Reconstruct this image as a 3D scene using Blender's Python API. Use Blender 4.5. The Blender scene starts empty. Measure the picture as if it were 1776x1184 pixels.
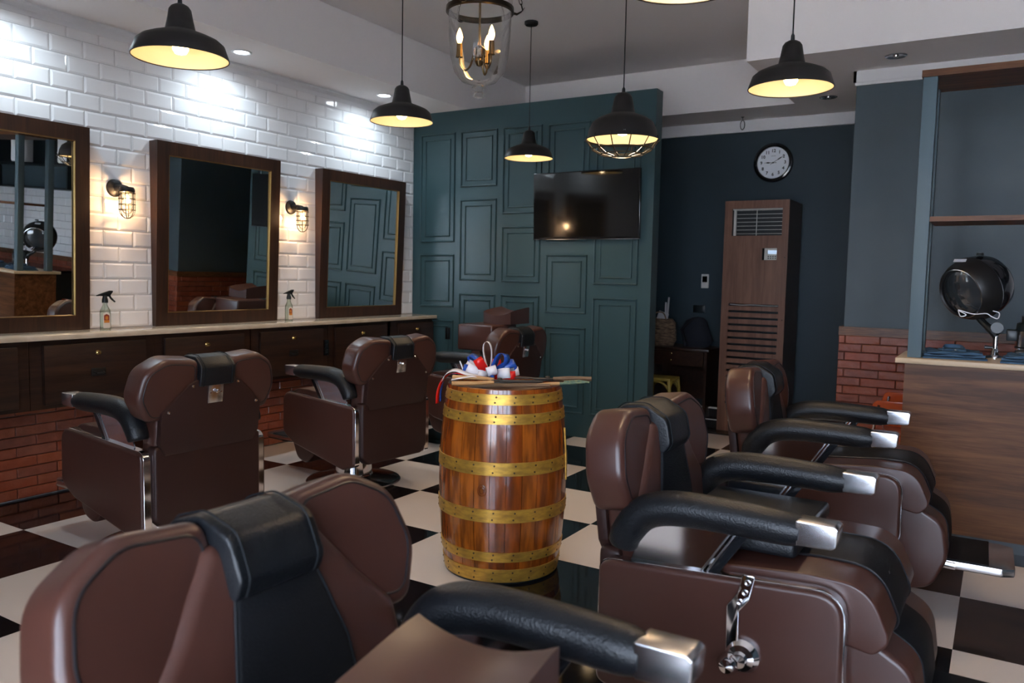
import bpy, bmesh, math, random
from mathutils import Vector, Matrix
random.seed(7)
PI = math.pi
SC = bpy.context.scene
COL = SC.collection

# ------------------------------------------------------------------ camera
yaw, pitch, roll = -0.54893, 0.08137, -0.01922
f_ = Vector((math.sin(yaw)*math.cos(pitch), math.cos(yaw)*math.cos(pitch), -math.sin(pitch)))
r_ = Vector((math.cos(yaw), -math.sin(yaw), 0)); d_ = f_.cross(r_)
c_, s_ = math.cos(roll), math.sin(roll)
R3 = c_*r_ + s_*d_; D3 = -s_*r_ + c_*d_
cam = bpy.data.cameras.new('camera'); camo = bpy.data.objects.new('camera', cam); COL.objects.link(camo)
cam.sensor_width = 36; cam.sensor_fit = 'HORIZONTAL'; cam.lens = 1388.3/1776*36; cam.clip_start = 0.02; cam.clip_end = 200
U3 = -D3; B3 = -f_
camo.matrix_world = Matrix(((R3.x, U3.x, B3.x, 0), (R3.y, U3.y, B3.y, 0), (R3.z, U3.z, B3.z, 1.3676), (0, 0, 0, 1)))
SC.camera = camo
cam.dof.use_dof = True; cam.dof.focus_distance = 3.7; cam.dof.aperture_fstop = 4.0

# ------------------------------------------------------------------ colour management, world
SC.view_settings.view_transform = 'Standard'; SC.view_settings.look = 'None'
SC.view_settings.gamma = 1; SC.view_settings.use_curve_mapping = False
SC.view_settings.exposure = 0.70
w = bpy.data.worlds.new('sky'); SC.world = w; w.use_nodes = True
bg = w.node_tree.nodes['Background']; bg.inputs[0].default_value = (0.72, 0.83, 1.0, 1); bg.inputs[1].default_value = 10.5

WIN = [(-1.45, -0.5), (-0.3, 0.7), (0.9, 1.8)]     # shopfront openings, x ranges
WZ0, WZ1, YS = 0.35, 2.45, -1.15
def lamp(name, kind, loc, energy, color, **kw):
    l = bpy.data.lights.new(name, kind); l.energy = energy; l.color = color
    for k, v in kw.items(): setattr(l, k, v)
    o = bpy.data.objects.new(name, l); COL.objects.link(o); o.location = loc
    return o
sun = lamp('sun', 'SUN', (0, -8, 12), 34, (1.0, 0.95, 0.88), angle=0.01); sun.rotation_euler = (math.radians(12), math.radians(4), 0)   # high sun on the street in front
def portal(name, loc, rot, sx, sy):
    o = lamp(name, 'AREA', loc, 1, (1, 1, 1), shape='RECTANGLE', size=sx, size_y=sy)
    o.data.cycles.is_portal = True; o.rotation_euler = rot
for (a, b) in WIN:
    portal('window_daylight', ((a+b)/2, YS-0.02, (WZ0+WZ1)/2), (PI/2, 0, PI), b-a, WZ1-WZ0)

# ------------------------------------------------------------------ materials
MATS = {}
def mat(name, color=(0.8, 0.8, 0.8), rough=0.5, metal=0.0, spec=0.5, coat=0.0, bump=None, var=None, emit=None, trans=None):
    m = bpy.data.materials.new(name); m.use_nodes = True; nt = m.node_tree; p = nt.nodes['Principled BSDF']
    p.inputs['Base Color'].default_value = (*color, 1); p.inputs['Roughness'].default_value = rough
    p.inputs['Metallic'].default_value = metal; p.inputs['Specular IOR Level'].default_value = spec
    p.inputs['Coat Weight'].default_value = coat; p.inputs['Coat Roughness'].default_value = 0.08
    if emit: p.inputs['Emission Color'].default_value = (*emit[0], 1); p.inputs['Emission Strength'].default_value = emit[1]
    if trans: p.inputs['Transmission Weight'].default_value = trans
    tc = nt.nodes.new('ShaderNodeTexCoord')
    if bump:
        n = nt.nodes.new('ShaderNodeTexNoise' if bump[0] == 'noise' else 'ShaderNodeTexVoronoi')
        n.inputs['Scale'].default_value = bump[1]
        if bump[0] == 'noise': n.inputs['Detail'].default_value = 4
        b = nt.nodes.new('ShaderNodeBump'); b.inputs['Strength'].default_value = bump[2]; b.inputs['Distance'].default_value = bump[3]
        nt.links.new(tc.outputs['Object'], n.inputs['Vector']); nt.links.new(n.outputs[0], b.inputs['Height'])
        nt.links.new(b.outputs[0], p.inputs['Normal'])
    if var:   # (scale, colour2, stretch)
        n = nt.nodes.new('ShaderNodeTexNoise'); n.inputs['Scale'].default_value = var[0]; n.inputs['Detail'].default_value = 5
        mp = nt.nodes.new('ShaderNodeMapping'); mp.inputs['Scale'].default_value = var[2] if len(var) > 2 else (1, 1, 1)
        cr = nt.nodes.new('ShaderNodeValToRGB'); cr.color_ramp.elements[0].position = 0.35; cr.color_ramp.elements[1].position = 0.68
        cr.color_ramp.elements[0].color = (*color, 1); cr.color_ramp.elements[1].color = (*var[1], 1)
        nt.links.new(tc.outputs['Object'], mp.inputs[0]); nt.links.new(mp.outputs[0], n.inputs['Vector'])
        nt.links.new(n.outputs[0], cr.inputs[0]); nt.links.new(cr.outputs[0], p.inputs['Base Color'])
    MATS[name] = m
    return m
def wood(name, c1, c2, rough, axis, scale=1.0, coat=0.0, c3=None):
    """long streaky grain running along axis"""
    m = bpy.data.materials.new(name); m.use_nodes = True; nt = m.node_tree; p = nt.nodes['Principled BSDF']
    tc = nt.nodes.new('ShaderNodeTexCoord'); mp = nt.nodes.new('ShaderNodeMapping')
    s = [14*scale]*3; s['xyz'.index(axis)] = 0.9*scale; mp.inputs['Scale'].default_value = s
    n = nt.nodes.new('ShaderNodeTexNoise'); n.inputs['Scale'].default_value = 1.6; n.inputs['Detail'].default_value = 7; n.inputs['Roughness'].default_value = 0.62
    n.inputs['Distortion'].default_value = 0.6
    n2 = nt.nodes.new('ShaderNodeTexNoise'); n2.inputs['Scale'].default_value = 12; n2.inputs['Detail'].default_value = 3
    mx = nt.nodes.new('ShaderNodeMath'); mx.operation = 'MULTIPLY_ADD'; mx.inputs[1].default_value = 0.3
    cr = nt.nodes.new('ShaderNodeValToRGB'); e = cr.color_ramp.elements
    e[0].position = 0.48; e[0].color = (*c1, 1); e[1].position = 0.86; e[1].color = (*c2, 1)
    if c3: k = e.new(0.62); k.color = (*c3, 1)
    nt.links.new(tc.outputs['Object'], mp.inputs[0]); nt.links.new(mp.outputs[0], n.inputs['Vector']); nt.links.new(mp.outputs[0], n2.inputs['Vector'])
    nt.links.new(n2.outputs[0], mx.inputs[0]); nt.links.new(n.outputs[0], mx.inputs[2]); nt.links.new(mx.outputs[0], cr.inputs[0])
    nt.links.new(cr.outputs[0], p.inputs['Base Color'])
    b = nt.nodes.new('ShaderNodeBump'); b.inputs['Strength'].default_value = 0.12; b.inputs['Distance'].default_value = 0.002
    nt.links.new(mx.outputs[0], b.inputs['Height']); nt.links.new(b.outputs[0], p.inputs['Normal'])
    p.inputs['Roughness'].default_value = rough; p.inputs['Coat Weight'].default_value = coat; p.inputs['Coat Roughness'].default_value = 0.12
    MATS[name] = m; return m
def island(name, ramp, rough, bump=None, coat=0.0, noise=None):
    """colour varies per mesh island (brick, stave, tile)"""
    m = mat(name, ramp[0], rough, bump=bump, coat=coat); nt = m.node_tree; p = nt.nodes['Principled BSDF']
    g = nt.nodes.new('ShaderNodeNewGeometry'); cr = nt.nodes.new('ShaderNodeValToRGB'); e = cr.color_ramp.elements
    e[0].color = (*ramp[0], 1); e[1].color = (*ramp[-1], 1)
    for i, c in enumerate(ramp[1:-1]): k = e.new((i+1)/(len(ramp)-1)); k.color = (*c, 1)
    nt.links.new(g.outputs['Random Per Island'], cr.inputs[0]); out = cr.outputs[0]
    if noise:  # (scale vec, dark colour, amount)
        tc = nt.nodes.new('ShaderNodeTexCoord'); mp = nt.nodes.new('ShaderNodeMapping'); mp.inputs['Scale'].default_value = noise[0]
        n = nt.nodes.new('ShaderNodeTexNoise'); n.inputs['Scale'].default_value = 1; n.inputs['Detail'].default_value = 6
        r2 = nt.nodes.new('ShaderNodeValToRGB'); r2.color_ramp.elements[0].position = 0.38; r2.color_ramp.elements[1].position = 0.62
        mx = nt.nodes.new('ShaderNodeMix'); mx.data_type = 'RGBA'
        sc = nt.nodes.new('ShaderNodeMath'); sc.operation = 'MULTIPLY'; sc.inputs[1].default_value = noise[2]
        nt.links.new(tc.outputs['Object'], mp.inputs[0]); nt.links.new(mp.outputs[0], n.inputs['Vector']); nt.links.new(n.outputs[0], r2.inputs[0])
        nt.links.new(r2.outputs[0], sc.inputs[0]); nt.links.new(sc.outputs[0], mx.inputs[0])
        nt.links.new(out, mx.inputs[6]); mx.inputs[7].default_value = (*noise[1], 1); out = mx.outputs[2]
    nt.links.new(out, p.inputs['Base Color']); return m
def thin_glass(name, tint=(1, 1, 1), refl=1.0):
    m = bpy.data.materials.new(name); m.use_nodes = True; nt = m.node_tree
    for n in list(nt.nodes):
        if n.type != 'OUTPUT_MATERIAL': nt.nodes.remove(n)
    t = nt.nodes.new('ShaderNodeBsdfTransparent'); t.inputs[0].default_value = (*tint, 1)
    g = nt.nodes.new('ShaderNodeBsdfGlossy'); g.inputs['Roughness'].default_value = 0.02
    lw = nt.nodes.new('ShaderNodeLayerWeight'); lw.inputs[0].default_value = 0.25
    ml = nt.nodes.new('ShaderNodeMath'); ml.operation = 'MULTIPLY'; ml.inputs[1].default_value = refl
    mx = nt.nodes.new('ShaderNodeMixShader'); nt.links.new(lw.outputs['Fresnel'], ml.inputs[0])
    nt.links.new(ml.outputs[0], mx.inputs[0]); nt.links.new(t.outputs[0], mx.inputs[1]); nt.links.new(g.outputs[0], mx.inputs[2])
    nt.links.new(mx.outputs[0], nt.nodes['Material Output'].inputs[0]); MATS[name] = m; return m

M = MATS
mat('brown_leather', (0.056, 0.020, 0.014), 0.34, bump=('noise', 420, 0.10, 0.001), spec=0.55, var=(3, (0.066, 0.024, 0.017)))
mat('brown_vinyl', (0.029, 0.0105, 0.008), 0.45, bump=('noise', 420, 0.10, 0.001), spec=0.4)
mat('black_leather', (0.005, 0.006, 0.008), 0.40, bump=('voronoi', 210, 0.5, 0.0014), spec=0.42)
mat('black_flat_leather', (0.005, 0.0055, 0.007), 0.6, bump=('voronoi', 200, 0.35, 0.0012), spec=0.22)
mat('piping', (0.006, 0.006, 0.008), 0.35)
mat('light_piping', (0.008, 0.010, 0.012), 0.7, spec=0.2)
mat('chrome', (0.78, 0.78, 0.80), 0.09, metal=1.0)
mat('brushed_steel', (0.62, 0.62, 0.64), 0.24, metal=1.0, bump=('noise', 60, 0.05, 0.001))
mat('black_gloss', (0.008, 0.009, 0.011), 0.12, spec=0.6)
mat('black_plastic', (0.006, 0.010, 0.012), 0.35)
mat('black_metal', (0.011, 0.010, 0.010), 0.42, spec=0.4)
mat('bronze', (0.035, 0.026, 0.020), 0.35, metal=0.8); mat('aged_brass', (0.30, 0.20, 0.10), 0.25, metal=1.0)
mat('white_enamel', (0.70, 0.62, 0.48), 0.5)
mat('plaster', (0.80, 0.77, 0.77), 0.9, bump=('noise', 60, 0.05, 0.002))
mat('plaster_tray', (0.72, 0.69, 0.69), 0.9, bump=('noise', 40, 0.06, 0.002))
mat('white_trim', (0.70, 0.69, 0.70), 0.6)
mat('teal_paint', (0.032, 0.070, 0.080), 0.38, bump=('noise', 25, 0.05, 0.004), spec=0.4)
mat('blue_grey_paint', (0.050, 0.074, 0.088), 0.45, var=(1.3, (0.066, 0.090, 0.104)), bump=('noise', 12, 0.06, 0.006), spec=0.35)
mat('dark_wall_paint', (0.018, 0.034, 0.044), 0.5, var=(1.0, (0.027, 0.045, 0.056)), bump=('noise', 12, 0.06, 0.006), spec=0.35)
mat('post_paint', (0.095, 0.140, 0.165), 0.5, spec=0.3)
mat('white_tile', (0.82, 0.80, 0.80), 0.08, spec=0.5, coat=0.3)
mat('grout', (0.42, 0.40, 0.40), 0.9)
mat('marble', (0.60, 0.49, 0.36), 0.14, var=(9, (0.70, 0.59, 0.46)), coat=0.4)
mat('tan_laminate', (0.50, 0.38, 0.25), 0.35, var=(6, (0.58, 0.45, 0.31)))
wood('walnut', (0.014, 0.0055, 0.003), (0.048, 0.020, 0.010), 0.34, 'y', 1.0, c3=(0.025, 0.010, 0.006))
wood('walnut_upright', (0.022, 0.0085, 0.0045), (0.060, 0.024, 0.012), 0.36, 'z', 1.0)
wood('oak_brown', (0.062, 0.021, 0.007), (0.185, 0.076, 0.030), 0.42, 'x', 0.8, c3=(0.105, 0.040, 0.015)).node_tree.nodes['Principled BSDF'].inputs['Specular IOR Level'].default_value = 0.25
wood('cabinet_wood', (0.12, 0.050, 0.030), (0.21, 0.100, 0.060), 0.4, 'z', 0.9)
wood('pale_wood', (0.42, 0.22, 0.08), (0.62, 0.38, 0.17), 0.45, 'x', 3)
wood('old_wood', (0.10, 0.055, 0.03), (0.22, 0.13, 0.07), 0.6, 'x', 3)
island('staves', [(0.24, 0.046, 0.005), (0.36, 0.085, 0.008), (0.28, 0.058, 0.006), (0.42, 0.11, 0.010), (0.18, 0.034, 0.005)], 0.24, bump=('noise', 70, 0.15, 0.002), coat=0.55,
       noise=((34, 34, 5), (0.06, 0.013, 0.004), 0.68))
mat('hoop_gold', (0.66, 0.38, 0.06), 0.36, metal=0.6, var=(22, (0.42, 0.23, 0.045), (1, 1, 3)), bump=('noise', 60, 0.15, 0.002))
mat('rivet_metal', (0.12, 0.07, 0.03), 0.5, metal=0.6)
island('brick', [(0.21, 0.036, 0.013), (0.25, 0.052, 0.020), (0.17, 0.038, 0.020), (0.27, 0.060, 0.018), (0.16, 0.046, 0.032)], 0.40, bump=('noise', 30, 0.6, 0.01), coat=0.4,
       noise=((14, 14, 20), (0.30, 0.10, 0.06), 0.4))
mat('brick_grout', (0.05, 0.02, 0.014), 0.9)
mat('brass', (0.75, 0.52, 0.20), 0.22, metal=1.0)
mat('gold_liner', (0.30, 0.18, 0.06), 0.35, metal=0.9)
mat('mirror_glass', (0.80, 0.84, 0.83), 0.0, metal=1.0)
mat('tv_screen', (0.006, 0.0055, 0.005), 0.07, spec=0.6)
mat('clock_face', (0.85, 0.86, 0.92), 0.4)
mat('ink', (0.01, 0.01, 0.012), 0.5)
mat('off_white_plastic', (0.55, 0.54, 0.50), 0.4)
mat('blue_cloth', (0.030, 0.075, 0.135), 0.85, bump=('noise', 300, 0.2, 0.001), var=(14, (0.045, 0.10, 0.17)))
mat('ribbon_white', (0.80, 0.78, 0.82), 0.25)
mat('ribbon_red', (0.65, 0.012, 0.010), 0.25)
mat('ribbon_blue', (0.015, 0.07, 0.36), 0.25)
mat('green_paint', (0.05, 0.13, 0.12), 0.5, var=(60, (0.20, 0.24, 0.12)))
mat('iron', (0.05, 0.040, 0.032), 0.6, metal=0.5, bump=('noise', 90, 0.3, 0.002))
mat('yellow_plastic', (0.36, 0.28, 0.045), 0.5, var=(12, (0.26, 0.20, 0.035)))
mat('woven_straw', (0.30, 0.20, 0.12), 0.8, var=(26, (0.05, 0.03, 0.02), (1, 1, 4)), bump=('noise', 60, 0.8, 0.01))
mat('navy_cloth', (0.010, 0.013, 0.022), 0.9)
mat('paper', (0.60, 0.60, 0.62), 0.6)
mat('orange_vinyl', (0.42, 0.075, 0.022), 0.22, coat=0.5)
mat('towel', (0.78, 0.78, 0.80), 0.95, bump=('noise', 200, 0.8, 0.004))
mat('dark_stone', (0.020, 0.019, 0.021), 0.2)
mat('bottle_label', (0.72, 0.64, 0.56), 0.5)
mat('label_red', (0.30, 0.04, 0.02), 0.5)
mat('label_orange', (0.62, 0.22, 0.03), 0.5)
mat('warm_bulb', (1, 0.8, 0.5), 0.4, emit=((1.0, 0.66, 0.28), 18))
mat('flame_bulb', (1, 0.8, 0.5), 0.4, emit=((1.0, 0.56, 0.17), 10))
mat('led_white', (1, 1, 1), 0.4, emit=((0.80, 0.90, 1.0), 14))
mat('screen_lcd', (0.3, 0.4, 0.5), 0.3, emit=((0.5, 0.65, 0.85), 0.5))
mat('street', (0.50, 0.48, 0.46), 0.9)
mat('green_banner', (0.12, 0.55, 0.08), 0.6)
mat('dark_trim_stripes', (0.06, 0.02, 0.008), 0.4, var=(40, (0.20, 0.085, 0.03), (0.35, 0.35, 9)))
thin_glass('clear_glass', (0.97, 0.98, 0.97), 0.7)
thin_glass('window_glass', (0.97, 0.98, 1.0), 0.5)
thin_glass('bottle_glass', (0.80, 0.86, 0.80), 0.7)
mat('smoke_visor', (0.030, 0.034, 0.038), 0.10, spec=0.8, coat=0.5)
# checker floor
m = mat('checker_tile', (0.5, 0.5, 0.5), 0.07, coat=0.2); nt = m.node_tree; p = nt.nodes['Principled BSDF']
tc = nt.nodes.new('ShaderNodeTexCoord'); mp = nt.nodes.new('ShaderNodeMapping')
mp.inputs['Scale'].default_value = (1/0.6, 1/0.6, 1); mp.inputs['Location'].default_value = (1.8863/0.6 + 100, -2.7602/0.6 + 100, 0.5)
ck = nt.nodes.new('ShaderNodeTexChecker'); ck.inputs['Scale'].default_value = 1
ck.inputs['Color2'].default_value = (0.006, 0.006, 0.008, 1); ck.inputs['Color1'].default_value = (0.74, 0.655, 0.59, 1)
nt.links.new(tc.outputs['Object'], mp.inputs[0]); nt.links.new(mp.outputs[0], ck.inputs['Vector']); nt.links.new(ck.outputs[0], p.inputs['Base Color'])

# ------------------------------------------------------------------ mesh helpers
def newbm(): return bmesh.new()
def box(bm, x0, x1, y0, y1, z0, z1, bev=0, mi=0, seg=2):
    vs = [bm.verts.new((x, y, z)) for x in (x0, x1) for y in (y0, y1) for z in (z0, z1)]
    fs = []
    for q in ((0, 1, 3, 2), (4, 6, 7, 5), (0, 4, 5, 1), (2, 3, 7, 6), (0, 2, 6, 4), (1, 5, 7, 3)):
        fc = bm.faces.new([vs[i] for i in q]); fc.material_index = mi; fs.append(fc)
    if bev:
        es = set(e for fc in fs for e in fc.edges)
        r = bmesh.ops.bevel(bm, geom=list(es), offset=bev, segments=seg, profile=0.5, affect='EDGES')
        for fc in r['faces']: fc.material_index = mi
    return vs
def tf(bm, start, mtx):
    bm.verts.ensure_lookup_table()
    for v in list(bm.verts)[start:]: v.co = mtx @ v.co
def fillet(pts, rad, seg=5):
    out = []; n = len(pts)
    for i in range(n):
        p0, p1, p2 = Vector(pts[i-1]), Vector(pts[i]), Vector(pts[(i+1) % n])
        r = rad[i] if isinstance(rad, (list, tuple)) else rad
        a, b = (p0-p1), (p2-p1); la, lb = a.length, b.length
        if r <= 0: out.append(tuple(p1)); continue
        a.normalize(); b.normalize(); ang = a.angle(b); t = min(r/math.tan(ang/2), la*0.48, lb*0.48)
        s, e = p1+a*t, p1+b*t
        for k in range(seg+1):
            u = k/seg; out.append(tuple((1-u)**2*s + 2*u*(1-u)*p1 + u*u*e))
    return out
def prism(bm, pts, a, b, plane='yz', bev=0, seg=2, mi=0, only_caps=True):
    """extrude 2D outline; plane 'yz' -> along x, 'xz' -> along y, 'xy' -> along z"""
    def P(u, v, t):
        return {'yz': (t, u, v), 'xz': (u, t, v), 'xy': (u, v, t)}[plane]
    va = [bm.verts.new(P(u, v, a)) for u, v in pts]; vb = [bm.verts.new(P(u, v, b)) for u, v in pts]
    n = len(pts); fa = bm.faces.new(va); fb = bm.faces.new(vb[::-1]); fs = [fa, fb]
    for i in range(n): fs.append(bm.faces.new((va[i], vb[i], vb[(i+1) % n], va[(i+1) % n])))
    for fc in fs: fc.material_index = mi
    bmesh.ops.recalc_face_normals(bm, faces=fs)
    if bev:
        es = list(set(list(fa.edges)+list(fb.edges)))
        r = bmesh.ops.bevel(bm, geom=es, offset=bev, segments=seg, profile=0.5, affect='EDGES', clamp_overlap=True)
        for fc in r['faces']: fc.material_index = mi
def lathe(bm, prof, seg=32, c=(0, 0, 0), mi=0, cap0=False, cap1=False, mtx=None):
    rings = []
    for r, z in prof:
        ring = []
        for k in range(seg):
            a = 2*PI*k/seg; v = Vector((r*math.cos(a), r*math.sin(a), z))
            if mtx: v = mtx @ v
            ring.append(bm.verts.new(v+Vector(c)))
        rings.append(ring)
    for i in range(len(rings)-1):
        for k in range(seg):
            fc = bm.faces.new((rings[i][k], rings[i][(k+1) % seg], rings[i+1][(k+1) % seg], rings[i+1][k])); fc.material_index = mi
    if cap0: bm.faces.new(rings[0][::-1]).material_index = mi
    if cap1: bm.faces.new(rings[-1]).material_index = mi
def smooth_path(pts, n=8):
    """Catmull-Rom through points"""
    P = [Vector(p) for p in pts]; out = []
    for i in range(len(P)-1):
        p0 = P[i-1] if i else P[0]*2-P[1]; p1, p2 = P[i], P[i+1]; p3 = P[i+2] if i+2 < len(P) else P[-1]*2-P[-2]
        for k in range(n):
            t = k/n
            out.append(0.5*((2*p1)+(p2-p0)*t+(2*p0-5*p1+4*p2-p3)*t*t+(3*p1-p0-3*p2+p3)*t**3))
    out.append(P[-1]); return out
def tube(bm, pts, r, seg=10, closed=False, mi=0, flat=None, caps=True, up=None):
    """r: number or list; flat=(w,h) scales of the section across/along normal"""
    P = [Vector(p) for p in pts]; n = len(P); rings = []
    prev = None
    for i in range(n):
        if closed: t = (P[(i+1) % n]-P[i-1])
        else: t = (P[min(i+1, n-1)]-P[max(i-1, 0)])
        t.normalize()
        if prev is None:
            ref = Vector(up) if up else (Vector((0, 0, 1)) if abs(t.z) < 0.95 else Vector((1, 0, 0)))
            nn = (ref-t*ref.dot(t)).normalized()
        else: nn = (prev-t*prev.dot(t)).normalized()
        prev = nn; bb = t.cross(nn)
        rr = r[i] if isinstance(r, (list, tuple)) else r
        fw, fh = flat if flat else (1, 1)
        rings.append([bm.verts.new(P[i]+nn*rr*fh*math.sin(2*PI*k/seg)+bb*rr*fw*math.cos(2*PI*k/seg)) for k in range(seg)])
    m_ = n if closed else n-1
    for i in range(m_):
        a, b = rings[i], rings[(i+1) % n]
        for k in range(seg): bm.faces.new((a[k], a[(k+1) % seg], b[(k+1) % seg], b[k])).material_index = mi
    if caps and not closed:
        bm.faces.new(rings[0][::-1]).material_index = mi; bm.faces.new(rings[-1]).material_index = mi
def ribbon_strip(bm, pts, width, wdir, mi=0, thick=0.0008):
    """flat strip along pts; wdir: width direction vector(s)"""
    P = [Vector(p) for p in pts]; A = []; B = []
    for i, p in enumerate(P):
        wd = Vector(wdir[i] if isinstance(wdir, list) else wdir).normalized()*width/2
        A.append(bm.verts.new(p-wd)); B.append(bm.verts.new(p+wd))
    for i in range(len(P)-1): bm.faces.new((A[i], A[i+1], B[i+1], B[i])).material_index = mi
def obj(name, bm, mats, parent=None, smooth=True, loc=None, angle=0.6, recalc=True):
    if recalc: bmesh.ops.recalc_face_normals(bm, faces=bm.faces)
    if smooth:
        for fc in bm.faces: fc.smooth = True
        for e in bm.edges:
            if len(e.link_faces) == 2 and e.calc_face_angle(0) > angle: e.smooth = False
    me = bpy.data.meshes.new(name); bm.to_mesh(me); bm.free()
    for m_ in (mats if isinstance(mats, (list, tuple)) else [mats]): me.materials.append(M[m_])
    o = bpy.data.objects.new(name, me); COL.objects.link(o)
    if parent: o.parent = parent
    if loc: o.location = loc
    return o
def tag(o, label, cat, group=None, kind=None):
    if label: o['label'] = label
    if cat: o['category'] = cat
    if group: o['group'] = group
    if kind: o['kind'] = kind
    return o
def thing(name, label, cat, loc=(0, 0, 0), rz=0, group=None):
    o = bpy.data.objects.new(name, None); COL.objects.link(o); o.empty_display_size = 0.1
    o.location = loc; o.rotation_euler = (0, 0, rz); return tag(o, label, cat, group)
def struct(name, bm, m, smooth=False, **k):
    o = obj(name, bm, m, smooth=smooth, **k); o['kind'] = 'structure'; return o
def copy_tree(o, parent=None):
    c = o.copy(); COL.objects.link(c); c.parent = parent
    for ch in list(o.children): copy_tree(ch, c)
    return c
def Bx(name, dims, m, parent=None, bev=0, st=False, smooth=None, **k):
    bm = newbm(); box(bm, *dims, bev=bev)
    if st: return struct(name, bm, m)
    return obj(name, bm, m, parent, smooth=bool(bev) if smooth is None else smooth, **k)

# ------------------------------------------------------------------ room shell
XL, XE, YB, YF = -4.87, 3.4, 6.1, 7.7      # left wall, east wall, teal wall, far wall
ZS, ZC = 2.87, 3.29                        # soffit underside, tray ceiling
Bx('floor', (XL-0.2, XE+0.2, YS-0.2, YF+0.1, -0.1, 0), 'checker_tile', st=True)
Bx('ceiling', (XL-0.2, XE+0.2, YS-0.2, YF+0.2, ZC, ZC+0.1), 'plaster_tray', st=True)
bm = newbm(); box(bm, XL, -4.262, YS, 7.14, ZS, ZC-0.001); struct('trim_1', bm, 'plaster')            # left soffit
bm = newbm(); box(bm, XL, XE, 7.14, YF, ZS, ZC-0.001); struct('trim_2', bm, 'plaster')                 # back soffit
bm = newbm(); box(bm, -1.603, XE, 5.64, 7.14, ZS, ZC-0.001); struct('trim_3', bm, 'plaster')           # right soffit
# left wall: grout backing + real bevelled subway tiles above the counter
Bx('wall_left', (XL-0.15, XL, YS-0.2, YF, 0, ZC), 'grout', st=True)
bm = newbm()
row0 = 0.9925; rh = 0.1028; tw = 0.2042; y0 = 2.579
for r in range(18):
    z0 = row0+r*rh; z1 = min(z0+rh, 2.83)
    off = y0 + (0 if (17-r) % 2 == 0 else tw/2)
    k0 = int(math.floor((YS-off)/tw)); k1 = int(math.ceil((YB-off)/tw))
    for k in range(k0, k1):
        a, b = off+k*tw+0.0012, off+(k+1)*tw-0.0012
        a, b = max(a, YS), min(b, YB)
        if b-a < 0.03: continue
        c, d = z0+0.0012, z1-0.0012; be = 0.013; t0, t1 = XL+0.002, XL+0.0075
        if a == YS or b-a < 0.06: pass
        o4 = [bm.verts.new((t0, y, z)) for y, z in ((a, c), (b, c), (b, d), (a, d))]
        ob = [bm.verts.new((XL-0.001, y, z)) for y, z in ((a, c), (b, c), (b, d), (a, d))]
        i4 = [bm.verts.new((t1, y, z)) for y, z in ((a+be, c+be), (b-be, c+be), (b-be, d-be), (a+be, d-be))]
        bm.faces.new(i4)
        for j in range(4):
            bm.faces.new((o4[j], o4[(j+1) % 4], i4[(j+1) % 4], i4[j])); bm.faces.new((ob[j], ob[(j+1) % 4], o4[(j+1) % 4], o4[j]))
struct('wall_left', bm, 'white_tile')
bm = newbm(); prism(bm, [(XL, 2.80), (XL+0.012, 2.80), (XL+0.016, 2.83), (XL+0.035, 2.855), (XL+0.035, ZS), (XL, ZS)], YS, YB, 'xz'); struct('trim_4', bm, 'white_trim')
# brick wainscot helper
def bricks(bm, u0, u1, z0, z1, place, bw=0.235, bh=0.0615, gap=0.004, t=0.022):
    nr = int((z1-z0)/bh+0.5)
    for r in range(nr):
        zt = z1-r*bh; zb = zt-bh+gap; off = u0-(0.12 if r % 2 else 0.0)-0.19; u = off
        while u < u1:
            a, b = max(u, u0), min(u+bw-gap, u1); u += bw
            if b-a < 0.02: continue
            tt = t+random.uniform(-0.003, 0.003); n0 = len(bm.verts)
            vs = [(a, 0, zb), (b, 0, zb), (b, 0, zt), (a, 0, zt)]
            q0 = [bm.verts.new(place(x, 0, z)) for x, _, z in vs]
            q1 = [bm.verts.new(place(x, tt-0.004, z)) for x, _, z in vs]
            e = 0.004; q2 = [bm.verts.new(place(x, tt, z)) for x, z in ((a+e, zb+e), (b-e, zb+e), (b-e, zt-e), (a+e, zt-e))]
            bm.faces.new(q2)
            for j in range(4):
                k = (j+1) % 4; bm.faces.new((q0[j], q0[k], q1[k], q1[j])); bm.faces.new((q1[j], q1[k], q2[k], q2[j]))
# lower left wall, brick below the hanging cabinets
bm = newbm(); bricks(bm, YS, YB, 0.0, 0.56, lambda u, t, z: (XL+t, u, z)); struct('trim_5', bm, 'brick')
# teal partition wall with moulded panels
Bx('wall_back', (XL, -2.43, YB, YB+0.13, 0, ZS), 'teal_paint', st=True)
bm = newbm()
cols = [(-4.775, -4.378), (-4.315, -3.918), (-3.858, -3.461), (-3.400, -3.003), (-2.942, -2.545)]
rows = [[(1.672, 2.673), (1.066, 1.558), (0.205, 0.945)], [(2.173, 2.673), (1.320, 2.058), (0.205, 1.198)], [(1.919, 2.673), (1.315, 1.806), (0.205, 1.200)],
        [(1.672, 2.665), (1.058, 1.558), (0.200, 0.941)], [(2.173, 2.665), (1.313, 2.058), (0.205, 1.200)]]
def mould(bm, x0, x1, z0, z1, wd=0.014, t=0.012):
    prof = [(0, 0), (0.002, t*0.6), (wd*0.35, t), (wd*0.65, t*0.9), (wd*0.8, t*0.35), (wd, 0)]
    rings = []
    for d, h in prof:
        rings.append([bm.verts.new((x, YB-h-0.0003, z)) for x, z in ((x0+d, z0+d), (x1-d, z0+d), (x1-d, z1-d), (x0+d, z1-d))])
    for i in range(len(rings)-1):
        for j in range(4):
            k = (j+1) % 4; bm.faces.new((rings[i][j], rings[i][k], rings[i+1][k], rings[i+1][j]))
for (a, b), rr in zip(cols, rows):
    for (c, d) in rr:
        mould(bm, a, b, c, d, 0.016, 0.014); mould(bm, a+0.052, b-0.052, c+0.052, d-0.052, 0.013, 0.010)
struct('trim_6', bm, 'teal_paint')
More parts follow.
